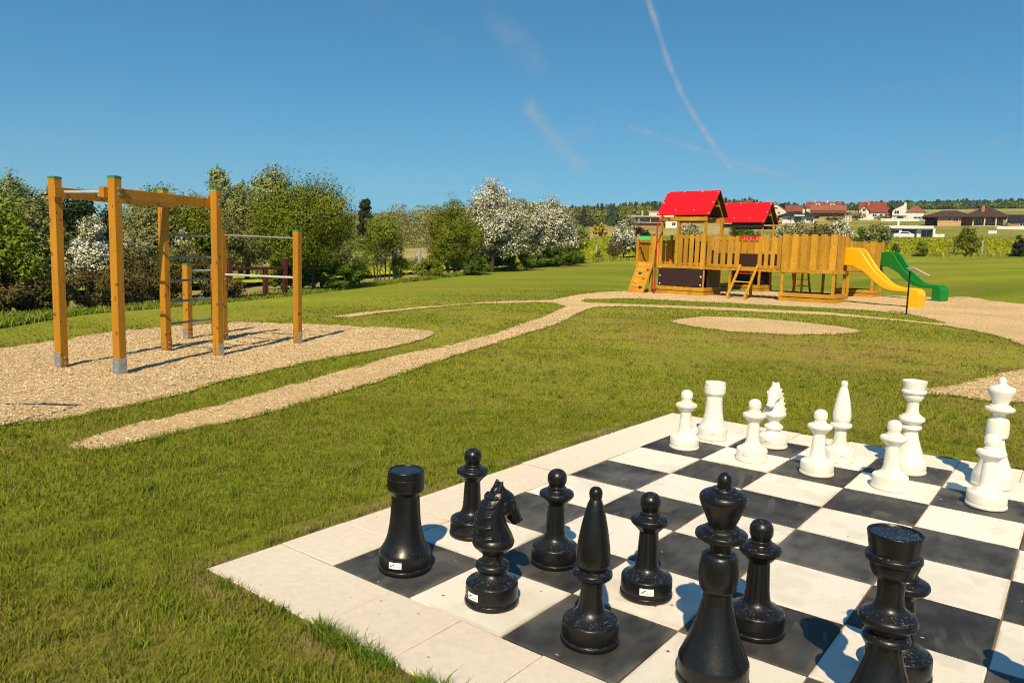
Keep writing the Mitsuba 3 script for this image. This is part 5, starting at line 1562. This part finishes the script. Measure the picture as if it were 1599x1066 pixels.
def grass_colour(P, rng):
    a = meshkit.fbm(np.c_[P * .22, P[:, 0] * 0 + 3], 3, 2)
    d = meshkit.fbm(np.c_[P * .50, P[:, 0] * 0 + 5], 4, 6)
    m = meshkit.fbm(np.c_[P * 2.1, P[:, 0] * 0 + 8], 3, 4)
    t = np.clip((d * .65 + m * .35 - .47) / .16, 0, 1)[:, None]
    t = np.clip(t + 1.1 * (np.exp(-((P[:, 0] - DRY[0]) / 6.0) ** 2 - ((P[:, 1] - DRY[1]) / 2.6) ** 2) * np.clip((m - .25) / .35, 0, 1))[:, None], 0, 1.25)
    eb = np.hypot(np.maximum(np.maximum(-.4 - P[:, 0], P[:, 0] - 4.4), 0), np.maximum(np.maximum(-.4 - P[:, 1], P[:, 1] - 4.4), 0))
    t = np.maximum(t, 1.4 * ((eb < .18) & (P[:, 1] > -.3) & (m > .42))[:, None])
    g = (1 - a[:, None]) * np.array([.126, .176, .016]) + a[:, None] * np.array([.208, .233, .027])
    c = g * (1 - .5 * t) + np.array([.20, .150, .045]) * .5 * t
    straw = rng.random(len(P)) < (.05 + .22 * t[:, 0])
    c[straw] = np.array([.27, .205, .085])
    return c * rng.uniform(.65, 1.35, (len(P), 1)), t[:, 0]


grng = np.random.default_rng(77)
GV, GF, GC, gk = [], [], [], 0
for r0, r1, dens, hh, ww in ((2.2, 4.5, 9000, .038, .0036), (4.5, 7.5, 5200, .038, .0050), (7.5, 12, 1800, .038, .0075), (12, 20, 520, .042, .013), (20, 34, 150, .045, .024)):
    n = int(dens * (r1 ** 2 - r0 ** 2) * math.radians(84) / 2)
    r = np.sqrt(grng.uniform(r0 ** 2, r1 ** 2, n))
    a = AZ + grng.uniform(-math.radians(42), math.radians(42), n)
    P = np.c_[CX + r * np.cos(a), CY + r * np.sin(a)]
    m = ~shapely.contains_xy(BEDS, P[:, 0], P[:, 1]) & shapely.contains_xy(LAWN, P[:, 0], P[:, 1])
    P = P[m]
    c, t = grass_colour(P, grng)
    cl = meshkit.noise(np.c_[P * 9, P[:, 0] * 0], 12)
    keep = grng.random(len(P)) < np.clip(1.15 - .62 * t, .12, 1) * (.55 + .6 * cl)
    P, c, t, cl = P[keep], c[keep], t[keep], cl[keep]
    H = hh * grng.uniform(.45, 1.35, len(P)) * (.6 + .8 * cl) * np.clip(1 - .35 * t, .4, 1)
    v, f, cc = blades(P, ground(P[:, 0], P[:, 1]) + .002 + .018 * np.clip(1 - shapely.distance(LIPS, shapely.points(P)) / .35, 0, 1), H, ww * grng.uniform(.7, 1.3, len(P)), c, grng, .9)
    GV.append(v); GF.append(f + gk); GC.append(cc)
    gk += len(v)
# longer tufts along the edge of the board and on the turf edges of the gravel
def along(line, per_m, hh, ww, spread, off, bend):
    global gk
    L = line.length
    n = int(L * per_m)
    s = grng.uniform(0, L, n)
    Q = shapely.get_coordinates(shapely.line_interpolate_point(line, s))
    tuft = meshkit.fbm(np.c_[Q * 3.2, Q[:, 0] * 0], 3, 31)
    keep = grng.random(n) < np.clip((tuft - .27) * 3.0, .07, 1)
    Q, tuft = Q[keep], tuft[keep]
    Q = Q + grng.normal(0, spread, Q.shape) + off
    c, t = grass_colour(Q, grng)
    c = c * np.array([.70, .95, .8])
    H = hh * grng.uniform(.35, 1.3, len(Q)) * np.clip(tuft * 2.2 - .35, .25, 1.3)
    v, f, cc = blades(Q, ground(Q[:, 0], Q[:, 1]) + .002, H, ww * grng.uniform(.7, 1.4, len(Q)), c, grng, bend)
    GV.append(v); GF.append(f + gk); GC.append(cc)
    gk += len(v)


along(sg.LineString([(-.40, -.425), (2.6, -.425)]), 2600, .085, .0042, .018, (0, -.012), 1.0)
along(sg.LineString([(-.425, -.40), (-.425, 4.4)]), 380, .045, .0042, .016, (-.012, 0), .9)
along(sg.LineString([(-.40, 4.425), (4.4, 4.425)]), 320, .045, .006, .02, (0, .02), .9)
for pl_ in (WORK, PLAYBED, OVAL, SIDE):
    for g_ in getattr(pl_, 'geoms', [pl_]):
        for rg in [g_.exterior, *g_.interiors]:
            along(sg.LineString(rg.coords), 90, .034, .008, .030, (0, 0), .9)
n = 420
r_ = np.sqrt(grng.uniform(2.4 ** 2, 11 ** 2, n))
a = AZ + grng.uniform(-math.radians(40), math.radians(40), n)
P = np.c_[CX + r_ * np.cos(a), CY + r_ * np.sin(a)]
P = P[~shapely.contains_xy(BEDS.buffer(.06), P[:, 0], P[:, 1])]
Q = np.repeat(P, 26, 0) + grng.normal(0, .018, (len(P) * 26, 2))
c, t = grass_colour(Q, grng)
tall = np.repeat(grng.uniform(.04, .085, len(P)), 26)
v, f, cc = blades(Q, ground(Q[:, 0], Q[:, 1]) + .002, tall * grng.uniform(.5, 1.2, len(Q)), np.repeat(grng.uniform(.0035, .0065, len(P)), 26), c * np.repeat(grng.uniform(.75, 1.15, (len(P), 1)), 26, 0) * [.85, 1.05, .9], grng, 1.0)
GV.append(v); GF.append(f + gk); GC.append(cc)
gk += len(v)
obj('grass', trimesh.Trimesh(np.vstack(GV), np.vstack(GF), process=False), 'm_leaf', color=np.vstack(GC), label='short mown lawn grass with longer tufts along the board and gravel edges', cat='grass', kind='stuff')
print('grass blades', gk // 5)

# rough unmown verge between lawn and hedge, and along the far fence
vrng = np.random.default_rng(78)
VV, VF, VC_, vk = [], [], [], 0
edge = sg.LineString([(-11.169, 1.02, -0.058)[:2], (-11.785, 2.537, -0.029)[:2], (-13.945, 4.76, -0.14)[:2], (-15.641, 7.274, -0.248)[:2], (-18.763, 12.553, -0.273)[:2], (-21.029, 17.034, -0.264)[:2], (-23.646, 23.844, -0.12)[:2], (-32.35, 40.245, 0.007)[:2], (-34.536, 53.555, 0.576)[:2], (-36.264, 64.267, 0.974)[:2], (-32.619, 79.54, 1.604)[:2], (-22.14, 92.642, 2.224)[:2], (-3.359, 95.649, 2.766)[:2], (5.258, 95.801, 2.74)[:2]])
n = 60000
s = edge.length * vrng.uniform(0, 1, n) ** 1.5
Q = shapely.get_coordinates(shapely.line_interpolate_point(edge, s))
dq = np.hypot(Q[:, 0] - CX, Q[:, 1] - CY)
away = (Q - [CX, CY]) / dq[:, None]
Q = Q + away * (np.abs(vrng.normal(0, 1, n)) * (.35 + dq * .022 + .9 * np.clip((34 - dq) / 10, 0, 1)))[:, None] - away * .3
tf = meshkit.fbm(np.c_[Q * .55, Q[:, 0] * 0], 3, 15)
H = (.07 + .0036 * dq) * vrng.uniform(.4, 1.4, n) * (.4 + 1.3 * tf)
base_c = np.array([(.125, .225, .018), (.170, .250, .022), (.23, .24, .04), (.30, .24, .09)])[vrng.choice(4, n, p=[.36, .34, .18, .12])]
v, f, cc = blades(Q, ground(Q[:, 0], Q[:, 1]), H, .012 + dq * .0007, (base_c + np.array([.17, .12, .03]) * np.clip((dq - 55) / 35, 0, 1)[:, None]) * vrng.uniform(.7, 1.3, (n, 1)), vrng, .8)
obj('rough_grass', trimesh.Trimesh(v, f, process=False), 'm_leaf', color=cc, label='unmown rough grass and weeds between the lawn and the hedgerow', cat='grass', kind='stuff')
# flowering crop
n = 80000
x0, y0, x1, y1 = CROP.bounds
Q = np.c_[vrng.uniform(x0, x1, n * 4), vrng.uniform(y0, y1, n * 4)]
Q = Q[shapely.contains_xy(CROP, Q[:, 0], Q[:, 1])][:n]
dq = np.hypot(Q[:, 0] - CX, Q[:, 1] - CY)
H = vrng.uniform(.15, .45, len(Q)) * np.clip(dq / 95, .45, 1.3)
cc = np.where((vrng.random(len(Q)) < .45)[:, None], np.array([.34, .34, .014]), np.array([.22, .27, .016])) * vrng.uniform(.75, 1.25, (len(Q), 1))
v, f, cc = blades(Q, ground(Q[:, 0], Q[:, 1]) + .02, H, .07 + dq * .0015, cc, vrng, .9)
obj('crop', trimesh.Trimesh(v, f, process=False), 'm_leaf', color=cc, label='yellow flowering crop plants beyond the fence', cat='crop', kind='stuff')
# loose chips on the gravel
n = 46000
CV, CF, CC, ck_ = [], [], [], 0
octa = np.array([(1, 0, 0), (-1, 0, 0), (0, 1, 0), (0, -1, 0), (0, 0, 1), (0, 0, -1.0)])
octf = np.array([(0, 2, 4), (2, 1, 4), (1, 3, 4), (3, 0, 4)])
for pl_, nn_ in ((WORK, 34000), (PLAYBED.intersection(sg.Point(CX, CY).buffer(20)), 26000), (SIDE, 7000)):
    x0, y0, x1, y1 = pl_.bounds
    Q = np.c_[vrng.uniform(x0, x1, nn_ * 5), vrng.uniform(y0, y1, nn_ * 5)]
    Q = Q[shapely.contains_xy(pl_, Q[:, 0], Q[:, 1])][:nn_]
    m = len(Q)
    S = np.c_[vrng.uniform(.010, .024, m), vrng.uniform(.005, .011, m), vrng.uniform(.003, .007, m)]
    a = vrng.uniform(0, 2 * np.pi, m)
    V = octa[None] * S[:, None]
    tz = vrng.normal(0, .35, m)
    V[..., 2] += V[..., 0] * tz[:, None]
    V = np.stack([V[..., 0] * np.cos(a)[:, None] - V[..., 1] * np.sin(a)[:, None], V[..., 0] * np.sin(a)[:, None] + V[..., 1] * np.cos(a)[:, None], V[..., 2]], -1)
    V = V + np.c_[Q, ground(Q[:, 0], Q[:, 1]) + .024 + np.maximum(gravel_h(Q[:, 0], Q[:, 1]), -.013)][:, None]
    c = np.array([(.54, .39, .21), (.70, .56, .34), (.42, .29, .14), (.75, .64, .44)])[vrng.integers(0, 4, m)] * vrng.uniform(.8, 1.15, (m, 1))
    CV.append(V.reshape(-1, 3)); CF.append((octf[None] + np.arange(m)[:, None, None] * 6).reshape(-1, 3) + ck_); CC.append(np.repeat(c, 6, 0))
    ck_ += m * 6
obj('wood_chips', trimesh.Trimesh(np.vstack(CV), np.vstack(CF), process=False), 'm_leaf', color=np.vstack(CC), label='loose tan chips lying on the gravel beds', cat='gravel', kind='stuff')
# crumbs and blades of grass blown onto the board
n = 160
Q = np.c_[vrng.uniform(-.35, 4.3, n), vrng.uniform(-.35, 4.3, n)]
S = vrng.uniform(.002, .006, n)
V = octa[None] * np.stack([S * 1.6, S, S * .5], -1)[:, None] + np.c_[Q, np.full(n, .004)][:, None]
c = np.array([(.35, .28, .16), (.55, .48, .34), (.10, .08, .05)])[vrng.integers(0, 3, n)]
obj('crumbs', trimesh.Trimesh(V.reshape(-1, 3), (octf[None] + np.arange(n)[:, None, None] * 6).reshape(-1, 3), process=False), 'm_leaf', color=np.repeat(c, 6, 0), label='crumbs of soil and chips scattered on the board', cat='debris', kind='stuff')
print('triangles', sum(len(meshkit.WRITTEN[d['filename']][1]) for d in scene.values() if d.get('type') == 'ply'))

# ------------------------------------------------------------------ summer haze over the whole valley
hz = [-3300., 3300., -3300., 3300.]
zlo = float(gm.vertices[:, 2].min()) - 1.0
zhi = max(float(meshkit.WRITTEN[d['filename']][0][:, 2].max()) for d in scene.values() if d.get('type') == 'ply' and 'to_world' not in d) + 2.0
scene['air'] = {'type': 'homogeneous', 'albedo': {'type': 'rgb', 'value': [.95, .96, .97]}, 'sigma_t': {'type': 'rgb', 'value': [.00009, .00010, .00012]}}
scene['haze'] = {'type': 'cube', 'to_world': T().translate([0, 0, (zlo + zhi) / 2]).scale([3300, 3300, (zhi - zlo) / 2]), 'bsdf': {'type': 'null'}, 'interior': {'type': 'ref', 'id': 'air'}}
scene['camera']['medium'] = {'type': 'ref', 'id': 'air'}
tag('haze', 'thin summer haze lying over the valley', 'haze', kind='stuff')
print('haze', zlo, zhi)
